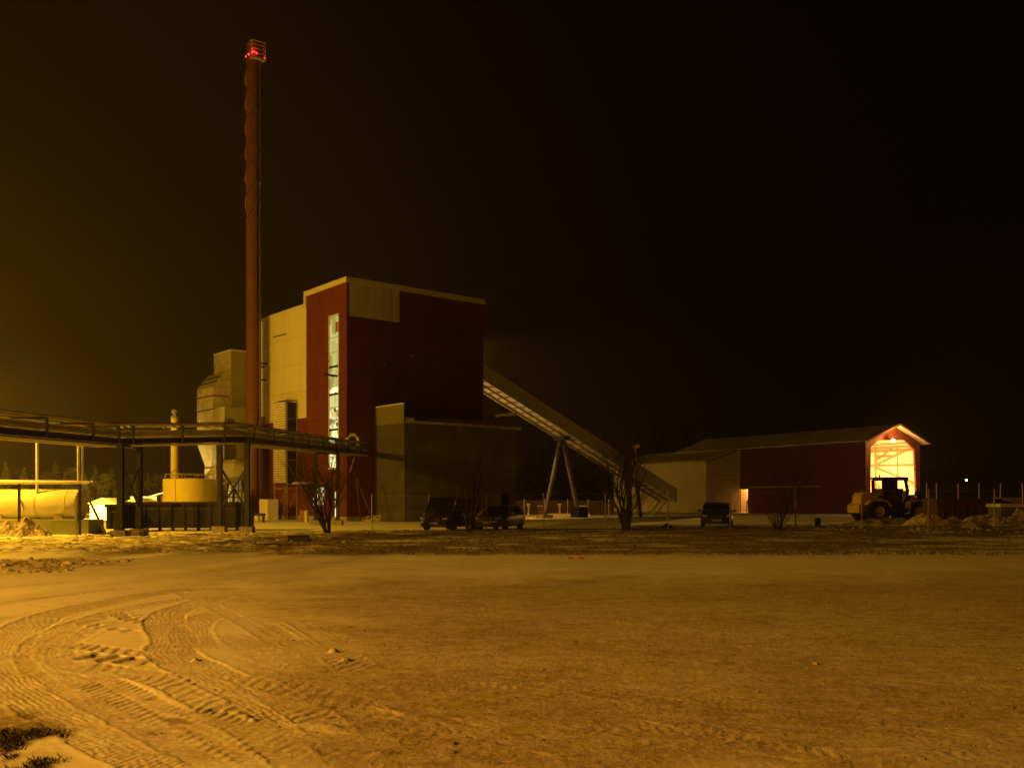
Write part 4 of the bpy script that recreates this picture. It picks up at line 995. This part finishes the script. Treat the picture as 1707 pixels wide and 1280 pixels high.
bare_tree('bare_tree', 'large bare many-stemmed tree standing before the foot of the conveyor', (X(1045, 50.5), 50.5, gz(6, 50.5)-.05), 8, 7.4, .30, 3, .11)
bare_tree('bare_tree', 'bare shrubby tree in front of the lit window strip of the plant', (X(548, 48.5), 48.5, -.03), 8, 5.9, .34, 8, .07)
bare_tree('bare_tree', 'slender bare tree in front of the red barn wall', (X(1301, 50), 50, gz(14, 50)-.05), 2, 5.0, .12, 14, .075)
bare_tree('bare_tree', 'dark bare tree standing between the two cars before the annex', (X(783, 50), 50, gz(-2, 50)-.05), 4, 6.6, .26, 23, .12)
bare_tree('bare_shrub', 'low bare shrub at the foot of the slender tree', (X(1294, 49.6), 49.6, gz(14, 50)-.03), 14, 1.7, .9, 31, .022, 3, 'shrub')

def conifer(seed, h=10):
    rnd = random.Random(seed); n = MB(); w = h * .20
    z = h * .14
    while z < h * .985:
        f = 1 - (z - h*.14) / (h*.86); rr = w * (f ** .8) * rnd.uniform(.7, 1.15) + .08
        k = max(5, int(11 * f + 4))
        for i in range(k):
            a = rnd.uniform(0, 6.28); L_ = rr * rnd.uniform(.55, 1.1); c_, s_ = math.cos(a), math.sin(a); droop = rnd.uniform(.05, .35) * L_
            for j in range(4):
                t0 = j / 4 * L_; t1 = t0 + L_ * .34; wd = .10 + .16 * L_ * (1 - j/5) * rnd.uniform(.5, 1.2)
                zz_ = z - droop * (t0 / L_)**1.3; z1_ = z - droop * (t1 / L_)**1.3 - rnd.uniform(0, .14)
                n.add([(c_*t0, s_*t0, zz_ + .03), (c_*t1 - s_*wd, s_*t1 + c_*wd, z1_ - .10), (c_*t1*1.12, s_*t1*1.12, z1_ + .04), (c_*t1 + s_*wd, s_*t1 - c_*wd, z1_ - .10)], [(0,1,2), (0,2,3)])
        z += rnd.uniform(.16, .30) * h / 10
    return n.mesh('crown', M['needle']), MB().tube([(0, 0, 0), (0, 0, h*.5), (0, 0, h*.97)], [.16*h/10, .11*h/10, .02], 6).mesh('trunk', M['pinebark'])
CON = [conifer(s) for s in (1, 2, 3, 4)]
def pine(seed, h=10):
    rnd = random.Random(seed); n = MB()
    for k in range(16):
        a = rnd.uniform(0, 6.28); z = h * rnd.uniform(.45, .95); rr = h * .19 * math.sin(math.pi * min(1, (z/h - .38) / .66)) * rnd.uniform(.4, 1); c = (rr*math.cos(a), rr*math.sin(a), z)
        for i in range(70):
            p = Vector(c) + Vector((rnd.gauss(0, .45), rnd.gauss(0, .45), rnd.gauss(0, .28))); d = Vector((rnd.gauss(0, 1), rnd.gauss(0, 1), rnd.gauss(0, 1))).normalized() * .26; e_ = Vector((rnd.gauss(0, 1), rnd.gauss(0, 1), rnd.gauss(0, 1))).normalized() * .14
            n.add([p-d, p+e_, p+d, p-e_], [(0,1,2), (0,2,3)])
    return n.mesh('crown', M['needle']), MB().tube([(0, 0, 0), (.1, 0, h*.5), (0, .1, h*.92)], [.17*h/10, .12*h/10, .03], 6).mesh('trunk', M['pinebark'])
PIN = [pine(s) for s in (5, 6, 7)]
M['needleshade'] = material('shaded_needles', (.05, .05, .022), .95, .4, 1.2)  # needle colour darkened to stand in for shade on trees away from the lamps
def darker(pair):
    c_ = pair[0].copy(); c_.materials.clear(); c_.materials.append(M['needleshade']); return (c_, pair[1])
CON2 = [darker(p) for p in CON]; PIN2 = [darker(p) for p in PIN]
rt_ = random.Random(77)
def put_tree(kind, mesh, u, Y, vtop, label, group):
    h = Z(vtop, Y) + .03; s = h / 10; t = thing(kind, label, 'tree', (X(u, Y), Y, -.03), rt_.uniform(0, 6.28), group)
    inst('crown', mesh[0], t, scale=(s*rt_.uniform(.85, 1.15), s*rt_.uniform(.85, 1.15), s)); inst('trunk', mesh[1], t, scale=(s, s, s)); return t
special = {0: 'tall lamp-lit spruce at the left edge above the oil tank', 3: 'lamp-lit spruce standing right beside the single pale down pipe', 5: 'tallest lamp-lit spruce between the single down pipe and the paired down pipes',
 9: 'tall lamp-lit spruce just right of the paired pale down pipes', 11: 'tall lamp-lit spruce just left of the first blue bridge post', 15: 'lamp-lit spruce just right of the crossed braces of the blue posts', 18: 'lamp-lit spruce seen beyond the round yellow tank', 2: 'lamp-lit spruce between the left edge and the single down pipe'}
lt = [(9,767),(24,782),(40,776),(55,788),(74,786),(92,768),(108,786),(123,778),(142,788),(159,777),(174,788),(186,778),(200,792),(217,790),(231,793),(246,786),(262,791),(276,796),(300,800),(318,798),(-12,775),(-34,770),(-60,778)]
for i, (u, v) in enumerate(lt):
    if i % 3 == 1: put_tree('pine_tree', PIN[i % 3], u, 150 + (i*37 % 23), v, 'yellowish lamp-lit pine in the row behind the oil tank and containers', 'lamp-lit trees behind the left yard')
    else: put_tree('spruce_tree', CON[i % 4], u, 148 + (i*29 % 19), v, special.get(i, 'yellowish lamp-lit spruce in the row behind the oil tank and containers'), 'lamp-lit spruces behind the left yard')
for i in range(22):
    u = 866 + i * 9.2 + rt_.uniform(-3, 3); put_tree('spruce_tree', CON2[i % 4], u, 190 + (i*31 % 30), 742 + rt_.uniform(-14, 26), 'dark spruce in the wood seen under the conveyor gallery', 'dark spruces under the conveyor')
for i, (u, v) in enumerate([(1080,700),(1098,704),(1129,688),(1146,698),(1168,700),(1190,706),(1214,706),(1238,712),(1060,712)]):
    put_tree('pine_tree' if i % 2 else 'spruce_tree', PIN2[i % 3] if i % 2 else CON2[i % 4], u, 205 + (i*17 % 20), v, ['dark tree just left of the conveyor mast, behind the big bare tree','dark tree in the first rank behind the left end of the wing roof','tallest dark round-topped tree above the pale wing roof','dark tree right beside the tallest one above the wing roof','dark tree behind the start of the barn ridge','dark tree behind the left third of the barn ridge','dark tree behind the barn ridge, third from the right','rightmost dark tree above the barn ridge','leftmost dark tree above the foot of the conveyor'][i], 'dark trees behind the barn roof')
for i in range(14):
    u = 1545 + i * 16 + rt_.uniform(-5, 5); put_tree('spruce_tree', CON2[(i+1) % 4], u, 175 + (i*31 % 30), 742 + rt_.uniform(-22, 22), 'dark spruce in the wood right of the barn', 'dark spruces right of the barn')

# ---------------------------------------------------------------- vehicles
def wheel(parent, x, y, z, r, w, side):
    t = MB().lathe((x, y, z), [(r*.62, -w/2), (r*.92, -w/2), (r, -w*.3), (r, w*.3), (r*.92, w/2), (r*.62, w/2), (r*.62, -w/2)], 24, axis='x').build('wheel', M['rubber'], parent, True)
    MB().lathe((x, y, z), [(0, w*.40*side), (r*.2, w*.42*side), (r*.45, w*.30*side), (r*.60, w*.45*side), (r*.62, w*.2*side)], 20, axis='x').build('rim', M['galv'], t, True)
def car(label, loc_, rz, Ln, Wd, Ht, kind, paint):
    t = thing('parked_car', label, 'car', loc_, rz, 'cars parked behind the grass strip')
    w = Wd/2; f = -Ln/2; b = Ln/2
    if kind == 'van': hood = 1.02; cowl = f + .62; wtop = f + 1.25; rtop = b - .25; belt = 1.08
    else: hood = .82; cowl = f + 1.15; wtop = f + 1.85; rtop = b - .95; belt = .92
    TW = .84 if kind == 'van' else .76
    st = [(f, .52, .80), (f+.08, .66, .90), (f+.35, hood-.10, .96), (cowl, hood+.08, 1.0), (wtop, belt, 1.0), (0, belt+.02, 1.0), (rtop, belt+.04, 1.0), (b-.3, belt+.02, .98), (b-.04, belt-.12, .93), (b, belt-.3, .88)]
    m = MB()
    for (y, zt_, k) in st:
        ww = w * k; zb = .24 if abs(y) < Ln/2-.05 else .34
        m.v += [(-ww*.93, y, zb), (-ww, y, zb+.14), (-ww, y, zt_-.16), (-ww*.95, y, zt_-.05), (-ww*.82, y, zt_), (0, y, zt_+.03), (ww*.82, y, zt_), (ww*.95, y, zt_-.05), (ww, y, zt_-.16), (ww, y, zb+.14), (ww*.93, y, zb)]
    n = 11
    for i in range(len(st)-1):
        for j in range(n): m.f.append((i*n+j, i*n+(j+1) % n, (i+1)*n+(j+1) % n, (i+1)*n+j))
    m.f.append(tuple(range(n))); m.f.append(tuple(range((len(st)-1)*n, len(st)*n)))
    m.build('body', paint, t, True)
    # glasshouse
    g_ = MB(); base_r = b - (.12 if kind == 'van' else .35)
    def rg_(y, z, k): return [(-w*k, y, z), (w*k, y, z)]
    zb = belt - .02; zr = Ht
    v = [(-w*.90, cowl+.05, hood+.05), (w*.90, cowl+.05, hood+.05), (w*.92, base_r, zb+.03), (-w*.92, base_r, zb+.03), (-w*TW, wtop, zr-.06), (w*TW, wtop, zr-.06), (w*TW, rtop, zr-.06), (-w*TW, rtop, zr-.06)]
    g_.add(v, [(0,1,5,4), (1,2,6,5), (2,3,7,6), (3,0,4,7), (4,5,6,7)]); g_.build('windows', M['glass'], t)
    r_ = MB(); r_.add([(-w*(TW+.01), wtop-.04, zr-.07), (w*(TW+.01), wtop-.04, zr-.07), (w*(TW+.01), rtop+.05, zr-.07), (-w*(TW+.01), rtop+.05, zr-.07), (-w*(TW-.1), wtop+.12, zr), (w*(TW-.1), wtop+.12, zr), (w*(TW-.1), rtop-.12, zr), (-w*(TW-.1), rtop-.12, zr)],
              [(0,3,2,1),(4,5,6,7),(0,1,5,4),(1,2,6,5),(2,3,7,6),(3,0,4,7)]); r_.build('roof', paint, t, True)
    for s in (-1, 1):
        MB().beam((s*w*.91, cowl+.03, hood+.06), (s*w*(TW+.01), wtop, zr-.05), .07).build('pillar', paint, t)
        MB().beam((s*w*.925, .15, zb), (s*w*.725, .1, zr-.05), .06).build('pillar', paint, t)
        MB().beam((s*w*.93, base_r-.05, zb), (s*w*(TW+.01), rtop, zr-.05), .08).build('pillar', paint, t)
        MB().prism([(s*w*.90, .66), (s*w*.90, .80), (s*w*.56, .74), (s*w*.60, .64)], f-.008, f+.2).build('headlight', M['lens'], t)
        MB().box(s*(w+.10)-.09, s*(w+.10)+.09, cowl+.35, cowl+.45, belt+.0, belt+.14).build('mirror', paint, t)
        for y in (f+.82, b-.85): wheel(t, s*(w-.10), y, .32, .32, .2, s)
    MB().box(-w*.45, w*.45, f-.03, f+.02, .60, .76).build('grille', M['black'], t)
    MB().box(-.26, .26, f-.045, f-.031, .40, .52).build('number_plate', M['plate'], t)
    MB().box(-w*.86, w*.86, f-.06, f+.25, .30, .40).build('bumper', M['black'], t)
    return t
Yc = 53.5
car('dark boxy minivan parked at the left end before the annex', (X(751, Yc+1), Yc+1.6, gz(-3, Yc)), R(-22), 4.5, 1.85, 1.92, 'van', M['cardark'])
car('dull gold hatchback parked beside the dark minivan', (X(834, Yc+1), Yc+1.8, gz(-1, Yc)), R(-20), 4.2, 1.72, 1.42, 'hatch', M['cargold'])
car('dark car facing the viewer in front of the pale wing', (X(1204, 55), 56.5, gz(11, 55)), R(-12), 4.4, 1.8, 1.46, 'hatch', M['carnight'])

# wheel loader, side on, front to the right (local +X)
wlr = thing('wheel_loader', 'dirty yellow wheel loader with dark cab before the lit barn door', 'wheel loader', (X(1486, 77), 77, .0), R(8)); wlr.scale = (1.17, 1.17, 1.10)
def lwheel(x, y, r, w):
    t = MB(); pr = [(r*.5, -w/2), (r*.9, -w/2), (r, -w*.36), (r, w*.36), (r*.9, w/2), (r*.5, w/2), (r*.5, -w/2)]
    t.lathe((x, y, r), pr, 28, axis='y')
    for k in range(18):
        a = 2*math.pi*k/18; c_, s_ = math.cos(a), math.sin(a); t.beam((x+c_*(r+.01), y-w*.36, r+s_*(r+.01)), (x+math.cos(a+.12)*(r+.01), y+w*.36, r+math.sin(a+.12)*(r+.01)), .08, .05)
    o = t.build('wheel', M['rubber'], wlr)
    MB().lathe((x, y, r), [(0, -w*.2), (r*.22, -w*.26), (r*.24, -w*.1), (r*.44, -w*.12), (r*.5, -w*.4), (r*.52, -w*.2)], 24, axis='y').build('rim', M['loader'], o, True)
for y_ in (-.95, .95): lwheel(-1.55, y_, .80, .58); lwheel(1.35, y_, .80, .58)
MB().prism([(-2.55, .75), (-2.5, 1.9), (-2.35, 2.15), (-.75, 2.2), (-.75, 1.0), (-1.0, .8)], -.65, .65).build('engine_hood', M['loader'], wlr)
MB().prism([(-2.8, .7), (-2.8, 1.25), (-2.55, 1.35), (-2.55, .7)], -.8, .8).build('counterweight', M['loader'], wlr)
for y0_, y1_ in ((-1.22, -.67), (.67, 1.22)):
    MB().prism([(-2.4, 1.35), (-2.1, 1.62), (-1.0, 1.62), (-.62, 1.2), (-.62, 1.1), (-1.03, 1.52), (-2.07, 1.52), (-2.35, 1.27)], y0_, y1_).build('fender', M['loader'], wlr)
    MB().prism([(.55, .62), (.62, 1.5), (1.0, 1.62), (1.5, 1.60), (1.95, 1.2), (1.9, 1.1), (1.45, 1.50), (1.02, 1.52), (.74, 1.42), (.70, .62)], y0_, y1_).build('fender', M['loader'], wlr)
MB().box(-.8, .65, -.55, .55, .55, 1.15).build('chassis', M['loaderdark'], wlr)
MB().box(.6, 2.0, -.4, .4, .5, 1.25).build('front_frame', M['loaderdark'], wlr)
MB().prism([(.4, 1.0), (.35, 2.05), (.9, 2.1), (1.0, 1.3)], -.5, .5).build('front_tower', M['loader'], wlr)
cf = MB()
cb = [(-.95, 1.25), (-.98, 3.12), (.62, 3.12), (.80, 2.2), (.45, 1.25)]
for y_ in (-.68, .68):
    for i in range(5): a, b = cb[i], cb[(i+1) % 5]; cf.beam((a[0], y_, a[1]), (b[0], y_, b[1]), .17)
    cf.beam((-.10, y_, 1.25), (-.14, y_, 3.12), .26)
for (a, z_) in ((-.97, 3.1), (.62, 3.1), (-.95, 1.3), (.5, 1.3)): cf.beam((a, -.68, z_), (a, .68, z_), .09)
cabo = cf.build('cab', M['loaderdark'], wlr)
MB().box(-.93, .5, -.66, .66, 1.16, 2.45).build('cab_lower', M['loaderdark'], cabo)
tg = material('tinted_cab_glass', (.03, .03, .028), .1, .1, 2, spec=.6)
MB().box(-.9, -.22, -.70, -.69, 2.05, 3.0).build('side_glass', tg, cabo)
MB().box(-1.1, .8, -.78, .78, 3.14, 3.28).build('cab_roof', M['loaderdark'], cabo); MB().box(.7, .95, -.5, -.4, 3.0, 3.16).build('work_light', M['loaderdark'], cabo)
MB().box(-.3, .1, -.2, .25, 2.0, 2.75).build('seat', M['loader'], cabo)
MB().tube([(-.75, .2, 3.28), (-.75, .2, 3.5)], .05, 6).build('beacon', M['orange'], cabo)
MB().tube([(-.85, .5, 2.15), (-.85, .5, 2.5)], .05, 6).build('exhaust', M['loaderdark'], wlr)
MB().box(.42, .62, -.75, -.55, 1.5, 2.3).build('front_post', M['loader'], wlr)
for k in range(3): MB().box(-.5, -.05, -.95, -.7, .5+.28*k, .54+.28*k).build('step', M['loaderdark'], wlr)
for y_ in (-.42, .42): MB().prism([(.55, 1.75), (.6, 2.15), (1.5, 1.85), (2.45, .85), (2.35, .55), (2.05, .6), (1.4, 1.35)], y_-.07, y_+.07).build('lift_arm', M['loader'], wlr)
MB().beam((1.0, 0, 1.9), (2.0, 0, 2.0), .14).build('tilt_cylinder', M['loaderdark'], wlr); MB().beam((1.85, 0, 2.25), (2.5, 0, 1.1), .16, .3).build('bell_crank', M['loaderdark'], wlr)
MB().tube([(.9, -.2, 2.2), (1.05, -.2, 2.6), (1.4, -.2, 2.75), (1.75, -.2, 2.6), (1.9, -.2, 2.2)], .03, 5).build('hose', M['loaderdark'], wlr)
MB().prism([(2.35, .25), (2.3, 1.15), (2.55, 1.55), (2.65, 1.5), (2.5, 1.1), (2.55, .4), (2.9, .22), (3.6, .12), (3.6, .05), (2.75, .06)], -1.25, 1.25).build('bucket', M['loaderdark'], wlr)
bs = MB(); bs.prism([(2.5, .25), (2.5, 1.3), (3.0, 1.2), (3.5, .1), (2.75, .08)], -1.25, -1.22); bs.prism([(2.5, .25), (2.5, 1.3), (3.0, 1.2), (3.5, .1), (2.75, .08)], 1.22, 1.25); bs.build('bucket_side', M['loaderdark'], wlr)
MB().box(-1.35, -1.0, -.655, -.651, 1.75, 1.95).build('decal', M['loaderdark'], wlr)

# ---------------------------------------------------------------- heaps and small things
def heap(name, label, cat, x, y, rx, ry, h, mat, seed, rough_=.35, n=30, lumps=4.0):
    us1 = np.linspace(-1, 1, n); m = MB(); gx, gy = np.meshgrid(us1, us1); r = np.sqrt(gx**2 + gy**2)
    a = np.clip(1 - r**1.6, 0, 1)**.8; no = fbm(gx*lumps+seed, gy*lumps+seed*2, 4, seed); z = h * a * (.7 + rough_ * 2.2 * (no-.5)) 
    px = gx*rx*(1+.25*(fbm(gx*2+9, gy*2, 2, seed)-.5)); py = gy*ry
    for j in range(n):
        for i in range(n): m.v.append((float(px[j, i]), float(py[j, i]), float(z[j, i]) - .04))
    for j in range(n-1):
        for i in range(n-1): k = j*n+i; m.f.append((k, k+1, k+n+1, k+n))
    o = m.build(name, mat); o.location = (x, y, gz(x, y)); return tag(o, label, cat)
heap('snow_pile', 'lumpy snow and earth pile in front of the cream oil tank', 'snow pile', X(28, 45), 45, 1.75, 1.2, 1.15, M['snowpile'], 3, .5, 60, 5)
heap('rubble_pile', 'pale snow-covered mound right beside the loader bucket', 'mound', X(1545, 58), 58, 1.5, 1.3, 1.05, M['snowpile'], 5, .25, 44)
heap('rubble_pile', 'rubble heap before the dark red container', 'rubble', X(1640, 60), 60, 1.9, 1.2, .85, M['rock'], 9, .7, 44)
heap('rubble_pile', 'big tarped rubble heap at the right edge', 'rubble', X(1702, 57), 57, 2.0, 1.4, 1.15, M['rock'], 12, .7, 44)
heap('rubble_pile', 'low dark heap under the wheel loader', 'rubble', X(1480, 62), 62, 3.2, 1.0, .55, M['rock'], 15, .9, 44)
heap('rubble_pile', 'long low heap of debris between loader and red container', 'rubble', X(1590, 55), 55, 2.2, .8, .55, M['rock'], 19, .9, 40)
heap('earth_mound', 'small dark earth mound behind the fence right of the big bare tree', 'mound', X(1113, 56), 56, .42, .4, .42, M['bark'], 21, .3, 16)
heap('debris_pile', 'small heap of rubble at the foot of the annex corner', 'rubble', -11.2, 78.6, 1.3, .8, .75, M['concrete'], 27, .8, 24)
bpy.data.objects.remove(sp)
bl = thing('broken_slab', 'tilted triangular concrete piece lying on the rubble', 'slab', (X(1618, 51), 51, gz(24, 51)))
MB().add([(-.45, 0, 0), (.45, -.1, 0), (.05, .1, .48), (-.45, .3, 0), (.45, .3, 0), (.1, .4, .40)], [(0,1,2), (3,5,4), (0,2,5,3), (1,4,5,2), (0,3,4,1)]).build('slab', M['palegrey'], bl)
ps = thing('concrete_slab', 'long pale slab lying flat at the right edge beyond the rubble', 'slab', (X(1700, 64), 64, 0)); MB().box(-1.3, 3.5, 0, 2, Z(845, 64), Z(839.5, 64)).build('slab', M['coping'], ps); MB().box(-1.2, 3.4, .1, 1.9, 0, Z(845, 64)-.003).build('base', M['block'], ps)
cbk = thing('concrete_block', 'grey concrete block at the end of the red container', 'block', (X(1685, 68), 68, 0)); MB().box(-.8, .8, 0, 1, 0, Z(829, 68)).build('block', M['concrete'], cbk)
bi = thing('litter_bin', 'small dark bin standing before the fence right of the slender tree', 'bin', (X(1363, 54), 54, gz(17, 54)))
MB().lathe((0, 0, 0), [(0, 0), (.15, 0), (.18, .52), (.16, .54), (.14, .1)], 14).build('body', M['black'], bi); MB().lathe((0, 0, 0), [(.18, .5), (.2, .5), (.2, .55), (.18, .55), (.18, .5)], 14).build('rim', M['black'], bi)
cu = thing('culvert_pipe', 'short dark concrete pipe lying before the bare shrubby tree', 'pipe', (X(497, GY(905)), GY(905), .14), R(6))
MB().lathe((0, 0, 0), [(.13, -.40), (.17, -.40), (.17, .40), (.13, .40), (.13, -.40)], 18, axis='x').build('barrel', M['loaderdark'], cu, True); MB().lathe((0, 0, 0), [(.17, .30), (.2, .30), (.2, .42), (.17, .42)], 18, axis='x').build('collar', M['loaderdark'], cu)
dp_ = thing('drain_pipe', 'black plastic pipe end lying flat at the edge of the grass', 'pipe', (X(447, GY(913)), GY(913), .08), R(3))
MB().tube([(-.45, 0, 0), (.0, 0, 0), (.45, .03, .01)], .07, 10).build('barrel', M['black'], dp_)
MB().tube([(.45, .03, 0), (1.6, .1, -.02), (3.4, .05, -.03)], .025, 6).build('hose', M['loaderdark'], dp_)
st_ = thing('debris', 'two small reddish bits of debris on the snowy road edge', 'debris', (X(960, 27.6), 27.6, .04))
for dx in (-.15, .15): MB().add([(dx-.1, -.04, 0), (dx+.1, -.02, 0), (dx+.08, .05, .01), (dx-.08, .05, .02), (dx-.05, 0, .07), (dx+.06, .02, .05)], [(0,1,5,4), (1,2,5), (2,3,4,5), (3,0,4), (0,3,2,1)]).build('fragment', M['orange'], st_)
bk = thing('bucket', 'small pale bucket standing below the foot of the chimney', 'bucket', (X(429, 84), 84, -.03)); MB().lathe((0, 0, 0), [(0, 0), (.22, 0), (.3, .5), (.27, .5), (.2, .05)], 14).build('body', M['white'], bk); MB().lathe((0, 0, 0), [(.30, .46), (.33, .46), (.33, .52), (.30, .52)], 14).build('rim', M['white'], bk)
yc_ = thing('yellow_crate', 'yellow and orange crate standing by the louvre shaft legs', 'crate', (X(508, 80), 80, -.03))
MB().box(-.35, .0, -.3, .3, 0, .95).build('body', M['timber'], yc_); MB().box(.02, .25, -.3, .3, 0, .95).build('side', M['yellow'], yc_)
bx = thing('supply_cabinet', 'pale cabinet standing against the red wall beside the chimney', 'cabinet', (X(448, 88), 88, -.03), ANG)
MB().box(-.5, .5, -.9, .9, 0, 1.9).build('body', M['white'], bx); MB().box(-.53, -.502, -.85, .85, .1, 1.8).build('door', M['white'], bx)
tb = thing('black_bench', 'low black steel bench at the foot of the chimney', 'bench', (X(424, 75), 75, 0)); MB().box(-.7, .8, -.3, .3, .55, .75).build('top', M['black'], tb)
for a in (-.6, .65): MB().box(a, a+.1, -.25, .25, 0, .55).build('leg', M['black'], tb)
for (u, Y, lab) in ((905, 116, 'lit orange box of equipment near the far bright fence'), (968, 112, 'dark cabinet standing at the conveyor support')):
    t = thing('equipment_box', lab, 'box', (X(u, Y), Y, -.03)); MB().box(-.6, .6, -.4, .4, 0, 1.1).build('body', M['rust'], t); MB().box(-.65, .65, -.45, .45, 1.1, 1.2).build('lid', M['coping'], t)
snowb = thing('kerb_block', 'long low pale kerb block behind the conveyor support', 'kerb', (X(946, 110), 110, -.03)); MB().box(-2.4, 2.6, 0, .6, 0, .3).build('block', M['white'], snowb)

# far cool-white lamp on a post
cl_ = thing('distant_lamp', 'far greenish-white lamp on a thin post right of the barn', 'street lamp', (X(1611, 150), 150, -.03))
MB().tube([(0, 0, 0), (0, 0, Z(800, 150)-.2)], .06, 6).build('post', M['black'], cl_); MB().lathe((0, 0, Z(800, 150)), [(0, -.13), (.09, -.09), (.13, 0), (.09, .09), (0, .13)], 12).build('lamp_globe', M['cool'], cl_, True)
# lamp posts that light the yard, just beyond the left edge
for key, lab in (('yard', 'tall sodium yard lamp beyond the small white-walled shed'), ('far', 'tall sodium lamp at the far left of the yard'), ('street', 'sodium street lamp left of the viewer'), ('tank', 'sodium yard lamp just left of the cream oil tank')):
    lx, ly, lz = LAMPS[key]; t = thing('street_lamp', lab, 'street lamp', (lx-1.2, ly, -.03))
    MB().tube([(0, 0, 0), (0, 0, lz+.3), (.5, 0, lz+.6), (1.2, 0, lz+.6)], [.11, .07, .05, .05], 8).build('post', M['galv'], t)
    hd = MB().box(.9, 1.6, -.14, .14, lz+.42, lz+.62).build('lamp_head', M['galv'], t)
    MB().box(1.0, 1.5, -.1, .1, lz+.38, lz+.419).build('lamp_glass', M['bulb'], hd)
